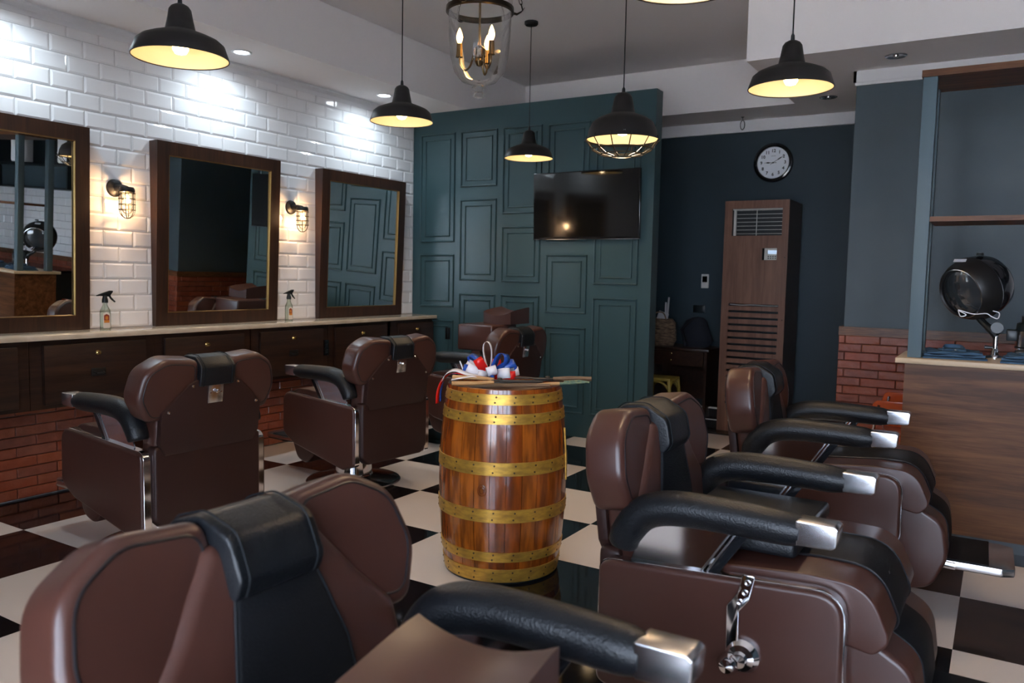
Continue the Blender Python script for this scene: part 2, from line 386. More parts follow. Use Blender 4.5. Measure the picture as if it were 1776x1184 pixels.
# far wall, pillar wall, east wall, front wall
Bx('wall_far', (XL, XE, YF, YF+0.15, 0, ZC), 'dark_wall_paint', st=True)
Bx('wall_right', (-0.985, XE, 6.27, YF, 0, ZS), 'blue_grey_paint', st=True)
bm = newbm(); box(bm, XL, -0.985, YF-0.02, YF, 2.775, ZS); box(bm, XL, -0.985, YF-0.03, YF, 2.762, 2.785); struct('trim_7', bm, 'white_trim')
bm = newbm(); box(bm, -1.005, XE, 6.25, 6.27, 2.790, ZS); box(bm, -0.995, XE, 6.255, 6.27, 2.770, 2.790); box(bm, -1.005, -0.985, 6.25, YF-0.03, 2.79, ZS); struct('trim_8', bm, 'white_trim')
bm = newbm(); bricks(bm, -1.012, XE, 0.0, 0.985, lambda u, t, z: (u, 6.268-t, z)); bricks(bm, 6.268, YF, 0, 0.985, lambda u, t, z: (-0.985-t, u, z)); struct('trim_9', bm, 'brick')
bm = newbm(); box(bm, -0.998, XE, 6.256, 6.268, 0, 0.98); struct('trim_10', bm, 'brick_grout')
bm = newbm(); box(bm, -1.014, XE, 6.240, 6.27, 0.985, 1.048); box(bm, -1.014, -0.985, 6.27, YF, 0.985, 1.048)
struct('trim_11', bm, 'dark_trim_stripes')
bm = newbm(); box(bm, XL, -1.01, 6.96, 7.12, 0.0, 0.012); struct('trim_12', bm, 'dark_stone')
# low dark step platform left of the tall cabinet
bm = newbm(); box(bm, -2.42, -2.14, 7.26, YF, 0, 0.085); box(bm, -2.42, -2.14, 7.36, YF, 0.085, 0.165); struct('trim_13', bm, 'dark_stone')
bm = newbm(); box(bm, -2.42, -2.14, 7.34, 7.38, 0.165, 0.176); box(bm, -2.42, -2.14, 7.255, 7.26, 0.072, 0.080); struct('trim_14', bm, 'white_trim')
# east wall, tiles on the pillar wall
Bx('wall_east', (XE, XE+0.15, YS-0.2, YF, 0, ZC), 'blue_grey_paint', st=True)
bm = newbm()
for r in range(10):
    for k in range(15):
        a = 0.60+(k)*tw-(tw/2 if r % 2 else 0); c = 0.9+r*rh; b_ = min(a+tw-.0012, XE); a = max(a, 0.60)
        if b_-a > 0.02: box(bm, a+.0012, b_, 6.257, 6.27, c+.0012, c+rh-.0012, bev=0.004, seg=1)
struct('trim_15', bm, 'white_tile')
bm = newbm(); xs = [XL] + [v for ab in WIN for v in ab] + [XE]
for i in range(0, len(xs), 2): box(bm, xs[i], xs[i+1], YS-0.15, YS, 0, ZC)
for (a, b) in WIN: box(bm, a, b, YS-0.15, YS, 0, WZ0); box(bm, a, b, YS-0.15, YS, WZ1, ZC)
struct('wall_front', bm, 'blue_grey_paint')
wn = 0
for (a, b) in WIN:
    wn += 1; bm = newbm(); t = 0.05
    for (p, q, r, s) in ((a, a+t, WZ0, WZ1), (b-t, b, WZ0, WZ1), (a+t, b-t, WZ0, WZ0+t), (a+t, b-t, WZ1-t, WZ1), ((a+b)/2-0.02, (a+b)/2+0.02, WZ0+t, WZ1-t)): box(bm, p, q, YS-0.10, YS-0.04, r, s)
    fr = struct('window_%d' % wn, bm, 'black_metal')
    g = Bx('pane', (a+t, b-t, YS-0.075, YS-0.069, WZ0+t, WZ1-t), 'window_glass', fr)
# ------------------------------------------------------------------ left counter and hanging drawers
bm = newbm(); box(bm, XL, -4.566, YS, 6.098, 0.955, 0.987, bev=0.006)
tag(obj('worktop', bm, 'marble'), 'long beige stone worktop running along the white tiled wall', 'worktop')
PX = -4.60
for i, yc in enumerate([0.45, 1.225, 2.0, 2.772, 3.542, 4.322, 5.095, 5.83]):
    lab = ['drawer unit nearest the front windows, out of view', 'drawer unit left of the one behind the nearer left chair', 'dark drawer unit under the mirror at the left edge of the photo',
           'walnut drawer unit under the left spray bottle, black handle below its brass knob', 'walnut drawer unit under the middle mirror, behind the brown back of the nearer left chair',
           'walnut drawer unit under the right spray bottle, with black handle below knob', 'walnut drawer unit under the third mirror, right of the black wall socket', 'walnut drawer unit at the far end beside the teal wall'][i]
    if i < 2: continue
    y0_, y1_ = yc-0.385, yc+(0.385 if i < 7 else 0.266)
    t = thing('drawer_unit', lab, 'drawer unit', (0, 0, 0), 0, 'walnut drawer units under the worktop')
    Bx('carcass', (XL+0.03, PX-0.022, y0_+0.0005, y1_-0.0005, 0.56, 0.954), 'walnut', t)
    bm = newbm(); hw = 0.316 if i < 7 else 0.25
    box(bm, PX-0.021, PX+0.004, yc-hw, yc+hw, 0.585, 0.925, bev=0.003)
    fr = obj('drawer', bm, 'walnut', t)
    bm = newbm(); mt = Matrix.Rotation(PI/2, 4, 'Y')
    lathe(bm, [(0.0, 0.026), (0.009, 0.025), (0.012, 0.020), (0.010, 0.014), (0.006, 0.008), (0.013, 0.003), (0.015, 0.0)], 16, (PX+0.0045, yc, 0.866), mtx=mt)
    k = obj('knob', bm, 'brass', fr)
    if i in (3, 5):
        bm = newbm(); box(bm, PX+0.0045, PX+0.010, yc-0.045, yc+0.045, 0.727, 0.775, bev=0.003)
        tube(bm, [(PX+0.009, yc-0.03, 0.75), (PX+0.026, yc-0.022, 0.744), (PX+0.026, yc+0.022, 0.744), (PX+0.009, yc+0.03, 0.75)], 0.006, 8)
        obj('handle', bm, 'black_metal', fr)
for (y, z, lab) in ((4.685, 0.768, 'tall black socket plate on the walnut drawer front between two drawers'),):
    t = thing('wall_socket', lab, 'socket', (PX-0.021, y, z))
    bm = newbm(); box(bm, 0, 0.010, -0.028, 0.028, -0.062, 0.062, bev=0.003); pl = obj('socket_plate', bm, 'black_gloss', t)
    bm = newbm(); [box(bm, 0.0101, 0.0125, -0.014, 0.014, a, a+0.03, bev=0.002) for a in (-0.045, -0.0, )]; obj('socket_insert', bm, 'black_plastic', pl)

# ------------------------------------------------------------------ mirrors
for i, (ya, yb, lab) in enumerate([(1.79, 2.86, 'leaning wall mirror cut off by the left edge of the photo, reflecting the hood dryer'),
                              (3.315, 4.365, 'middle of the wood-framed mirrors, standing between the two cage lights'),
                              (4.81, 5.875, 'wood-framed mirror nearest the teal wall, reflecting its panels')]):
    t = thing('wall_mirror', lab, 'mirror', (XL+0.008, ya, 0.988), 0, 'walnut framed mirrors on the worktop'); W = yb-ya; H = 1.225; fw = 0.088; td = 0.088; bd = 0.04
    bm = newbm()   # wedge-shaped frame, deeper at the top so that the face leans forward
    def fx(z): return bd+(td-bd)*z/H
    o_ = [(0, 0), (W, 0), (W, H), (0, H)]; i_ = [(fw, fw), (W-fw, fw), (W-fw, H-fw), (fw, H-fw)]
    vo = [bm.verts.new((fx(z), y, z)) for y, z in o_]; vi = [bm.verts.new((fx(z), y, z)) for y, z in i_]
    vb = [bm.verts.new((0.001, y, z)) for y, z in o_]; vr = [bm.verts.new((fx(z)-0.016, y, z)) for y, z in i_]
    for j in range(4):
        k = (j+1) % 4
        bm.faces.new((vo[j], vo[k], vi[k], vi[j])); bm.faces.new((vo[j], vo[k], vb[k], vb[j])); bm.faces.new((vi[j], vi[k], vr[k], vr[j]))
    bm.faces.new(vb)
    obj('frame', bm, 'walnut_upright', t, smooth=False)
    bm = newbm(); rings = []
    for d, x in ((-0.001, 0.002), (0, 0.0065), (0.003, 0.0065), (0.006, -0.0087)):
        rings.append([bm.verts.new((fx(z)+x-0.006, y, z)) for y, z in ((fw+d, fw+d), (W-fw-d, fw+d), (W-fw-d, H-fw-d), (fw+d, H-fw-d))])
    for a in range(3):
        for j in range(4):
            k = (j+1) % 4; bm.faces.new((rings[a][j], rings[a][k], rings[a+1][k], rings[a+1][j]))
    obj('gilt_liner', bm, 'gold_liner', t, smooth=False)
    bm = newbm(); sk = 0.0087 if i == 0 else 0.0; bm.faces.new([bm.verts.new((fx(z)-0.0148-sk*(y-W/2), y, z)) for y, z in i_]); obj('mirror_glass', bm, 'mirror_glass', t, smooth=False)

# ------------------------------------------------------------------ cage sconces
def sconce(y, lab):
    t = thing('wall_sconce', lab, 'wall light', (XL+0.008, y, 1.877), 0, 'caged wall lights between the mirrors'); t.scale = (1.08, 1.08, 1.08)
    mt = Matrix.Rotation(PI/2, 4, 'Y'); bm = newbm()
    lathe(bm, [(0.0, 0.022), (0.030, 0.021), (0.048, 0.012), (0.052, 0.0)], 28, mtx=mt); obj('wall_plate', bm, 'black_metal', t)
    bm = newbm(); tube(bm, smooth_path([(0.015, 0, 0), (0.06, 0, -0.002), (0.115, 0, -0.012)], 5), [0.020]*6+[0.022]*5, 12)
    lathe(bm, [(0.0, 0.004), (0.038, 0.0), (0.043, -0.012), (0.043, -0.028), (0.036, -0.030), (0.0, -0.030)], 24, (0.12, 0, 0)); obj('lamp_cap', bm, 'black_metal', t)
    bm = newbm(); cx = 0.12
    for k in range(6):
        a = k*PI/3+0.3; ca, sa = math.cos(a), math.sin(a)
        tube(bm, [(cx+0.044*ca, 0.044*sa, -0.025), (cx+0.044*ca, 0.044*sa, -0.13)]+[(cx+0.044*math.cos(b)*ca, 0.044*math.cos(b)*sa, -0.13-0.05*math.sin(b)) for b in (0.4, 0.8, 1.2, PI/2)], 0.0024, 6)
    for z in (-0.035, -0.067, -0.099, -0.13): tube(bm, [(cx+0.045*math.cos(2*PI*k/24), 0.045*math.sin(2*PI*k/24), z) for k in range(24)], 0.0024, 6, closed=True)
    obj('wire_cage', bm, 'bronze', t)
    bm = newbm(); lathe(bm, [(0.034, -0.03), (0.035, -0.11), (0.030, -0.135), (0.018, -0.150), (0.001, -0.155)], 20, (cx, 0, 0)); obj('glass_jar', bm, 'clear_glass', t)
    bm = newbm(); lathe(bm, [(0.001, -0.098), (0.010, -0.092), (0.0155, -0.075), (0.012, -0.055), (0.008, -0.045)], 14, (cx, 0, 0)); obj('bulb', bm, 'flame_bulb', t)
    lamp('sconce_glow', 'POINT', (XL+0.008+cx, y, 1.80), 13, (1.0, 0.60, 0.30), shadow_soft_size=0.015)
sconce(3.066, 'black caged wall light between the first and second mirrors, glowing warm'); sconce(4.545, 'black caged wall light left of the mirror nearest the teal wall')

# ------------------------------------------------------------------ spray bottles
def spray(y, rz, lab):
    t = thing('spray_bottle', lab, 'spray bottle', (-4.73, y, 0.988), rz, 'spray bottles on the worktop')
    bm = newbm(); ol = fillet([(-0.030, -0.018), (0.030, -0.018), (0.030, 0.018), (-0.030, 0.018)], 0.012, 3)
    prev = None
    for (s, z) in ((0.96, 0), (1, 0.004), (1, 0.105), (0.92, 0.122), (0.55, 0.145), (0.40, 0.155), (0.38, 0.172)):
        ring = [bm.verts.new((x*s, y_*(s if s > .5 else s*1.5), z)) for x, y_ in ol]
        if prev: [bm.faces.new((prev[k], prev[(k+1) % len(ring)], ring[(k+1) % len(ring)], ring[k])) for k in range(len(ring))]
        else: bm.faces.new(ring[::-1])
        prev = ring
    obj('glass_body', bm, 'bottle_glass', t)
    bm = newbm(); prism(bm, fillet([(-0.021, 0.012), (0.021, 0.012), (0.021, 0.100), (0, 0.112), (-0.021, 0.100)], 0.006, 3), -0.0188, -0.0182, 'xz'); lb = obj('paper_label', bm, 'bottle_label', t, smooth=False)
    bm = newbm(); prism(bm, fillet([(-0.016, 0.055), (0.016, 0.055), (0.016, 0.090), (0, 0.100), (-0.016, 0.090)], 0.004, 2), -0.0192, -0.0189, 'xz'); obj('label_emblem', bm, 'label_red', lb, smooth=False)
    bm = newbm(); prism(bm, [(-0.016, 0.045), (0.016, 0.045), (0.016, 0.060), (-0.016, 0.060)], -0.0195, -0.0193, 'xz'); prism(bm, fillet([(-0.008, 0.064), (0.008, 0.064), (0.008, 0.086), (-0.008, 0.086)], 0.006, 2), -0.0195, -0.0193, 'xz'); obj('label_band', bm, 'label_orange', lb, smooth=False)
    bm = newbm(); lathe(bm, [(0.018, 0.168), (0.018, 0.185), (0.013, 0.205), (0.010, 0.215), (0.0, 0.215)], 16)
    prism(bm, fillet([(-0.035, 0.210), (0.025, 0.205), (0.045, 0.232), (0.048, 0.242), (0.03, 0.243), (-0.015, 0.228), (-0.05, 0.214), (-0.05, 0.209)], 0.003, 2), -0.008, 0.008, 'xz', bev=0.002)
    tube(bm, smooth_path([(0.028, 0, 0.212), (0.035, 0, 0.198), (0.050, 0, 0.182), (0.062, 0, 0.172)], 4), [0.0065]*8+[0.005]*4+[0.003], 8)
    obj('trigger_head', bm, 'black_plastic', t)
spray(2.905, PI/2-0.15, 'clear spray bottle with black trigger and red label, beside the leftmost mirror'); spray(4.40, PI/2, 'clear spray bottle with black trigger head, standing under the farther cage light')

# ------------------------------------------------------------------ pendants
def pendant(x, y, zr, lab, s=1.0):
    t = thing('pendant_lamp', lab, 'pendant lamp', (x, y, zr), 0, 'black enamel pendant lamps')
    outer = [(0.1875, 0.0), (0.187, 0.006), (0.170, 0.055), (0.150, 0.072), (0.118, 0.086), (0.085, 0.098), (0.064, 0.106), (0.058, 0.112), (0.050, 0.150), (0.043, 0.190), (0.034, 0.203), (0.020, 0.211), (0.0, 0.213)]
    bm = newbm(); lathe(bm, [(r*s, z*s) for r, z in outer], 48); obj('shade', bm, 'black_metal', t)
    bm = newbm(); lathe(bm, [(0.1855*s, 0.0005*s), (0.184*s, 0.006*s), (0.167*s, 0.053*s), (0.148*s, 0.069*s), (0.116*s, 0.083*s), (0.08*s, 0.094*s), (0.04*s, 0.10*s), (0.0, 0.10*s)], 48); obj('white_lining', bm, 'white_enamel', t)
    bm = newbm(); tube(bm, [(0.1865*s*math.cos(2*PI*k/48), 0.1865*s*math.sin(2*PI*k/48), 0) for k in range(48)], 0.0025, 6, closed=True); obj('rim', bm, 'black_metal', t)
    bm = newbm(); lathe(bm, [(0.020, 0.098*s), (0.018, 0.085*s), (0.0, 0.085*s)], 16); lathe(bm, [(0.016, 0.085), (0.020, 0.07), (0.031, 0.045), (0.031, 0.033), (0.022, 0.018), (0.001, 0.012)], 20); obj('bulb', bm, 'warm_bulb', t)
    bm = newbm(); L = ZC-zr; lathe(bm, [(0.010, 0.205*s), (0.008, 0.235*s), (0.003, 0.245*s)], 12); tube(bm, [(0, 0, 0.23*s), (0, 0, L-0.02)], 0.0032, 8)
    obj('cord', bm, 'black_plastic', t)
    bm = newbm(); lathe(bm, [(0.0, L-0.030), (0.045, L-0.027), (0.052, L-0.018), (0.052, L-0.001), (0, L-0.001)], 28); obj('ceiling_canopy', bm, 'black_metal', t)
    lamp('pendant_glow', 'POINT', (x, y, zr+0.03), 1.25, (1.0, 0.71, 0.40), shadow_soft_size=0.028)
    lamp('pendant_beam', 'SPOT', (x, y, zr+0.008), 11, (1.0, 0.74, 0.48), shadow_soft_size=0.05, spot_size=2.75, spot_blend=0.6)
    return t
pendant(-2.90, 2.125, 2.222, 'black pendant lamp nearest the camera on the left, in front of the white tiles')
pendant(-3.13, 3.805, 2.275, 'black pendant lamp hanging before the corner of tiled and teal walls')
pendant(-3.17, 5.375, 2.270, 'smallest looking black pendant lamp, hanging before the teal wall with its ceiling canopy visible')
pendant(-0.885, 3.84, 2.245, 'black pendant lamp on the right, hanging under the ceiling soffit edge')
pendant(-0.885, 2.40, 2.262, 'pendant lamp of which only the lit rim shows at the top edge of the photo')
# caged pendant
def caged(x, y, zr, q=1.1456):
    t = thing('caged_pendant', 'black pendant lamp with a wire guard under its deep shade', 'pendant lamp', (x, y, zr)); t.scale = (q, q, q)
    bm = newbm(); lathe(bm, [(0.186, 0.0), (0.185, 0.005), (0.178, 0.045), (0.160, 0.085), (0.130, 0.108), (0.095, 0.122), (0.070, 0.132), (0.062, 0.14), (0.054, 0.18), (0.047, 0.215), (0.036, 0.232), (0.018, 0.241), (0, 0.242)], 48); obj('shade', bm, 'black_metal', t)
    bm = newbm(); lathe(bm, [(0.184, 0.0005), (0.183, 0.005), (0.175, 0.045), (0.157, 0.083), (0.128, 0.105), (0.06, 0.12), (0, 0.122)], 48); obj('white_lining', bm, 'white_enamel', t)
    bm = newbm()
    for rr, z in ((0.196, -0.004), (0.158, -0.052), (0.112, -0.078), (0.052, -0.090)):
        tube(bm, [(rr*math.cos(2*PI*k/40), rr*math.sin(2*PI*k/40), z) for k in range(40)], 0.0032, 6, closed=True)
    for k in range(12):
        a = 2*PI*k/12+0.12; tube(bm, [(r*math.cos(a), r*math.sin(a), z) for r, z in ((0.188, 0.012), (0.196, -0.004), (0.158, -0.052), (0.112, -0.078), (0.052, -0.090))], 0.0030, 6)
    obj('wire_guard', bm, 'black_metal', t)
    bm = newbm()
    for k in range(3):
        a = 2*PI*k/3-1.1; lathe(bm, [(0.0, 0.006), (0.006, 0.005), (0.006, 0)], 8, (0.19*math.cos(a), 0.19*math.sin(a), 0.014), cap0=True)
    obj('guard_clip', bm, 'chrome', t)
    bm = newbm(); lathe(bm, [(0.022, 0.12), (0.020, 0.09), (0.032, 0.055), (0.032, 0.04), (0.022, 0.024), (0.001, 0.018)], 20); obj('bulb', bm, 'warm_bulb', t)
    bm = newbm(); L = (ZC-zr)/q; lathe(bm, [(0.010, 0.236), (0.008, 0.262), (0.003, 0.27)], 12); tube(bm, [(0, 0, 0.25), (0, 0, L-0.02)], 0.0032, 8); obj('cord', bm, 'black_plastic', t)
    bm = newbm(); lathe(bm, [(0.0, L-0.03), (0.045, L-0.027), (0.052, L-0.018), (0.052, L-0.001), (0, L-0.001)], 28); obj('ceiling_canopy', bm, 'black_metal', t)
    lamp('pendant_glow', 'POINT', (x, y, zr+0.03), 1.25, (1.0, 0.71, 0.40), shadow_soft_size=0.028)
    lamp('pendant_beam', 'SPOT', (x, y, zr+0.008), 11, (1.0, 0.74, 0.48), shadow_soft_size=0.05, spot_size=2.75, spot_blend=0.6)
caged(-2.016, 4.525, 2.201)
# glass bell lantern
def bell(x, y):
    t = thing('bell_lantern', 'clear glass bell jar lantern with three candle bulbs, hung on chains', 'lantern', (x, y, 2.18))
    z = lambda v: v-2.18
    bm = newbm(); lathe(bm, [(0.158, z(2.655)), (0.152, z(2.63)), (0.146, z(2.60)), (0.144, z(2.55)), (0.141, z(2.45)), (0.134, z(2.37)), (0.115, z(2.30)), (0.08, z(2.258)), (0.035, z(2.243)), (0.0, z(2.240))], 48); obj('glass_bell', bm, 'clear_glass', t)
    bm = newbm(); lathe(bm, [(0.018, z(2.243)), (0.032, z(2.232)), (0.030, z(2.220)), (0.018, z(2.212)), (0.026, z(2.204)), (0.030, z(2.195)), (0.022, z(2.186)), (0.006, z(2.181)), (0.0, z(2.180))], 24); obj('glass_knob', bm, 'clear_glass', t)
    bm = newbm(); lathe(bm, [(0.147, z(2.590)), (0.155, z(2.588)), (0.156, z(2.566)), (0.147, z(2.562))], 48); bd_ = obj('metal_band', bm, 'bronze', t)
    for a in (2.75, 0.65, -1.45):
        bm = newbm(); ca, sa = math.cos(a), math.sin(a)
        tube(bm, [(r*ca, r*sa, z(q)) for r, q in ((0.150, 2.572), (0.170, 2.568), (0.190, 2.580), (0.205, 2.600))], [0.010, 0.009, 0.006, 0.002], 6, flat=(1.6, .5)); obj('bracket', bm, 'bronze', bd_)
        p0 = Vector((0.196*ca, 0.196*sa, z(2.588))); p1 = Vector((0.01*ca, 0.01*sa, z(3.24))); n = 26; bm = newbm()
        for k in range(n):
            c = p0.lerp(p1, (k+0.5)/n); dr = (p1-p0).normalized(); sd = dr.cross(Vector((-sa, ca, 0))).normalized() if k % 2 else Vector((-sa, ca, 0))
            tube(bm, [c+dr*0.0165*math.cos(q)+sd*0.0065*math.sin(q) for q in [2*PI*j/12 for j in range(12)]], 0.0018, 5, closed=True)
        obj('chain', bm, 'bronze', t)
    bm = newbm(); tube(bm, [(0, 0, z(2.40)), (0, 0, z(3.26))], 0.005, 8); lathe(bm, [(0.0, z(3.285)), (0.06, z(3.285)), (0.055, z(3.26)), (0.02, z(3.24)), (0.0, z(3.235))], 24)
    lathe(bm, [(0.0, z(2.44)), (0.008, z(2.435)), (0.010, z(2.42)), (0.022, z(2.41)), (0.030, z(2.402)), (0.030, z(2.372)), (0.018, z(2.362)), (0.022, z(2.35)), (0.012, z(2.33)), (0.0, z(2.325))], 20); obj('centre_rod', bm, 'aged_brass', t)
    for a in (-0.35, 1.75, 3.85):
        ca, sa = math.cos(a), math.sin(a)
        bm = newbm(); tube(bm, smooth_path([(0.025*ca, 0.025*sa, z(2.385)), (0.040*ca, 0.040*sa, z(2.33)), (0.065*ca, 0.065*sa, z(2.305)), (0.088*ca, 0.088*sa, z(2.33)), (0.092*ca, 0.092*sa, z(2.365))], 6), 0.0045, 8)
        lathe(bm, [(0.0, 0), (0.017, 0.002), (0.015, 0.012), (0.0125, 0.062), (0, 0.062)], 16, (0.092*ca, 0.092*sa, z(2.36))); ar = obj('candle_arm', bm, 'aged_brass', t)
        bm = newbm(); lathe(bm, [(0.007, 0), (0.013, 0.014), (0.0155, 0.027), (0.011, 0.046), (0.004, 0.064), (0.0, 0.070)], 14, (0.092*ca, 0.092*sa, z(2.424))); obj('flame_bulb', bm, 'flame_bulb', ar)
        lamp('candle_glow', 'POINT', (x+0.092*ca, y+0.092*sa, 2.45), 4, (1.0, 0.64, 0.32), shadow_soft_size=0.012)
bell(-2.12, 3.13)
# recessed downlights
for i, (x, y, z, on, lab) in enumerate([(-4.56, 2.34, ZS, 1, 'lit recessed downlight above the leftmost mirror, outside the top of the photo'), (-4.57, 3.83, ZS, 1, 'lit recessed downlight in the left soffit nearer the camera'), (-4.56, 5.31, ZS, 1, 'lit recessed downlight in the left soffit beside the farther left pendant'),
                           (-0.70, 5.94, ZS, 0, 'unlit recessed downlight in the right soffit in front of the pillar wall'), (-1.31, 7.0, ZS, 0, 'unlit recessed downlight half hidden behind the right pendant lamp')]):
    if i == 0: lamp('downlight_beam', 'SPOT', (x, y, z-0.02), 20, (0.74, 0.89, 1.0), spot_size=2.95, spot_blend=0.9, shadow_soft_size=0.04); continue
    t = thing('downlight', lab, 'downlight', (x, y, z), 0, 'recessed downlights')
    bm = newbm(); lathe(bm, [(0.055, -0.0005), (0.070, -0.001), (0.070, -0.005), (0.062, -0.009), (0.052, -0.006), (0.046, -0.0015)], 32); obj('trim_ring', bm, 'white_trim' if on else 'brushed_steel', t)
    if on:
        bm = newbm(); lathe(bm, [(0.0, -0.004), (0.050, -0.004)], 32); obj('lens', bm, 'led_white', t); lamp('downlight_beam', 'SPOT', (x, y, z-0.02), 20, (0.74, 0.89, 1.0), spot_size=2.95, spot_blend=0.9, shadow_soft_size=0.04)
    else:
        bm = newbm(); lathe(bm, [(0.050, -0.003), (0.040, -0.0015), (0.018, -0.0012), (0.016, -0.010), (0.0, -0.012)], 24); obj('lens', bm, 'brushed_steel', t)

# ------------------------------------------------------------------ TV
t = thing('television', 'black flat television mounted on the panelled teal wall', 'television', (-3.015, YB-0.055, 1.968))
mt = Matrix.Rotation(math.radians(2.0), 4, 'X')
bm = newbm(); box(bm, -0.492, 0.492, 0, 0.032, -0.282, 0.282, bev=0.005); tf(bm, 0, mt); obj('casing', bm, 'black_gloss', t)
bm = newbm(); bm.faces.new([bm.verts.new((x, -0.0008, z)) for x, z in ((-0.480, -0.262), (0.480, -0.262), (0.480, 0.271), (-0.480, 0.271))]); tf(bm, 0, mt); obj('screen', bm, 'tv_screen', t, smooth=False)
bm = newbm(); box(bm, -0.493, 0.493, -0.001, 0.004, -0.2835, -0.279); tf(bm, 0, mt); obj('chrome_strip', bm, 'chrome', t, smooth=False)
Bx('wall_bracket', (-0.15, 0.15, 0.03, 0.054, -0.12, 0.12), 'black_metal', t)
tag(Bx('wall_socket', (-4.465, -4.412, YB-0.010, YB, 0.765, 0.875), 'black_gloss', bev=0.003), 'black socket plate low on the teal wall beside the worktop end', 'socket')

# ------------------------------------------------------------------ clock
def text_bm(bm, s, size, loc, rotm, mi=0, ext=0.0006, font_scale_x=1.0):
    cu = bpy.data.curves.new('t', 'FONT'); cu.body = s; cu.size = size; cu.extrude = ext; cu.offset = 0.0012; cu.align_x = 'CENTER'; cu.align_y = 'CENTER'; cu.resolution_u = 3
    to = bpy.data.objects.new('t', cu); COL.objects.link(to); dg = bpy.context.evaluated_depsgraph_get(); me = bpy.data.meshes.new_from_object(to.evaluated_get(dg))
    bpy.data.objects.remove(to); bpy.data.curves.remove(cu)
    n0 = len(bm.verts); bm.from_mesh(me); bpy.data.meshes.remove(me)
    tf(bm, n0, Matrix.Translation(loc) @ rotm)
t = thing('wall_clock', 'round white faced wall clock with wide black rim on the dark wall', 'clock', (-1.894, YF, 2.462))
mt = Matrix.Rotation(PI/2, 4, 'X')
bm = newbm(); lathe(bm, [(0.0, 0.001), (0.178, 0.001), (0.180, 0.03), (0.172, 0.045), (0.158, 0.048), (0.146, 0.040), (0.143, 0.022), (0.0, 0.022)], 64, mtx=mt); obj('black_rim', bm, 'black_gloss', t)
bm = newbm(); lathe(bm, [(0.0, 0.0235), (0.1435, 0.0235)], 64, mtx=mt); face = obj('dial', bm, 'clock_face', t)
rm = Matrix.Rotation(PI/2, 4, 'X')
bm = newbm()
for h in range(1, 13):
    a = PI/2-h*PI/6; text_bm(bm, str(h), 0.040, (0.108*math.cos(a), -0.0242, 0.108*math.sin(a)), rm)
[box(bm, -0.020+k*0.0052, -0.0165+k*0.0052, -0.0246, -0.0240, 0.060, 0.0635) for k in range(8)]
for k in range(60):
    a = k*PI/30; r0 = 0.134 if k % 5 else 0.131; box(bm, -0.0008, 0.0008, -0.0246, -0.0240, r0, 0.137); tf(bm, len(bm.verts)-8, Matrix.Rotation(a, 4, 'Y'))
obj('numerals', bm, 'ink', face, smooth=False)
bm = newbm()
def hand(bm, ang, L, w, tail, y):
    n0 = len(bm.verts)
    prism(bm, [(-w*.4, -tail), (w*.4, -tail), (w*.35, L*0.35), (w, L*0.45), (w, L*0.68), (w*.3, L*0.75), (w*.2, L), (-w*.2, L), (-w*.3, L*.75), (-w, L*.68), (-w, L*.45), (-w*.35, L*.35)], y-0.0008, y, 'xz')
    tf(bm, n0, Matrix.Rotation(ang, 4, 'Y'))
hand(bm, math.radians(-89), 0.082, 0.006, 0.030, -0.027); hand(bm, math.radians(58), 0.122, 0.005, 0.030, -0.029); lathe(bm, [(0.0, 0.031), (0.007, 0.030), (0.007, 0.025)], 16, mtx=mt)
obj('hands', bm, 'ink', t, smooth=False)
bm = newbm(); lathe(bm, [(0.0, 0.041), (0.05, 0.040), (0.10, 0.038), (0.146, 0.0345)], 48, mtx=mt); obj('glass_cover', bm, 'clear_glass', t)

# thermostat, switch plate, hook
t = thing('thermostat', 'small white wall controller with dark display left of the tall cabinet', 'thermostat', (-2.50, YF, 1.355))
bm = newbm(); box(bm, -0.036, 0.036, -0.022, 0, -0.068, 0.068, bev=0.005); obj('casing', bm, 'off_white_plastic', t)
Bx('display', (-0.024, 0.024, -0.0232, -0.0222, -0.01, 0.048), 'black_gloss', t)
tag(Bx('switch_plate', (-2.61, -2.49, YF-0.012, YF, 1.045, 1.118), 'black_plastic', bev=0.003), 'black switch plate below the white wall controller', 'switch')
bm = newbm(); tube(bm, [(-2.143, 7.5, 2.868), (-2.143, 7.5, 2.835)], 0.004, 8); lathe(bm, [(0, 0), (0.015, 0), (0.014, -0.006), (0, -0.006)], 12, (-2.143, 7.5, 2.869))
tube(bm, [(-2.143+0.02*math.sin(2*PI*k/20), 7.5, 2.795+0.042*math.cos(2*PI*k/20)) for k in range(20)], 0.004, 6, closed=True)
tag(obj('ceiling_hook', bm, 'black_metal'), 'small black ring hook hanging under the back ceiling soffit', 'hook')

# ------------------------------------------------------------------ tall air-conditioner cabinet
t = thing('aircon_cabinet', 'tall walnut cabinet with grille and slots housing a floor air conditioner', 'cabinet', (-2.158, 7.12, 0.0125))
W, H, Dp = 0.556, 2.055, 0.50
bm = newbm(); box(bm, 0, 0.02, 0.02, Dp, 0, H); box(bm, W-0.02, W, 0.02, Dp, 0, H); box(bm, 0.02, W-0.02, 0.02, Dp, H-0.02, H); box(bm, 0.02, W-0.02, Dp-0.01, Dp, 0, H-0.02)
obj('carcass', bm, 'walnut_upright', t, smooth=False)
bm = newbm(); sx0, sx1 = 0.066, 0.494
gx0, gx1, gz0, gz1 = 0.062, 0.500, 1.750, 1.985; px0, px1, pz0, pz1 = 0.340, 0.466, 1.538, 1.640
box(bm, 0, sx0, 0, 0.02, 0, H); box(bm, gx1, W, 0, 0.02, 0, H); box(bm, sx0, gx1, 0, 0.02, gz1, H)
box(bm, sx0, px0, 0, 0.02, pz0, gz0); box(bm, px1, gx1, 0, 0.02, pz0, gz0); box(bm, px0, px1, 0, 0.02, pz1, gz0)
slots = [1.140-0.0587*k for k in range(16)]
top = pz0
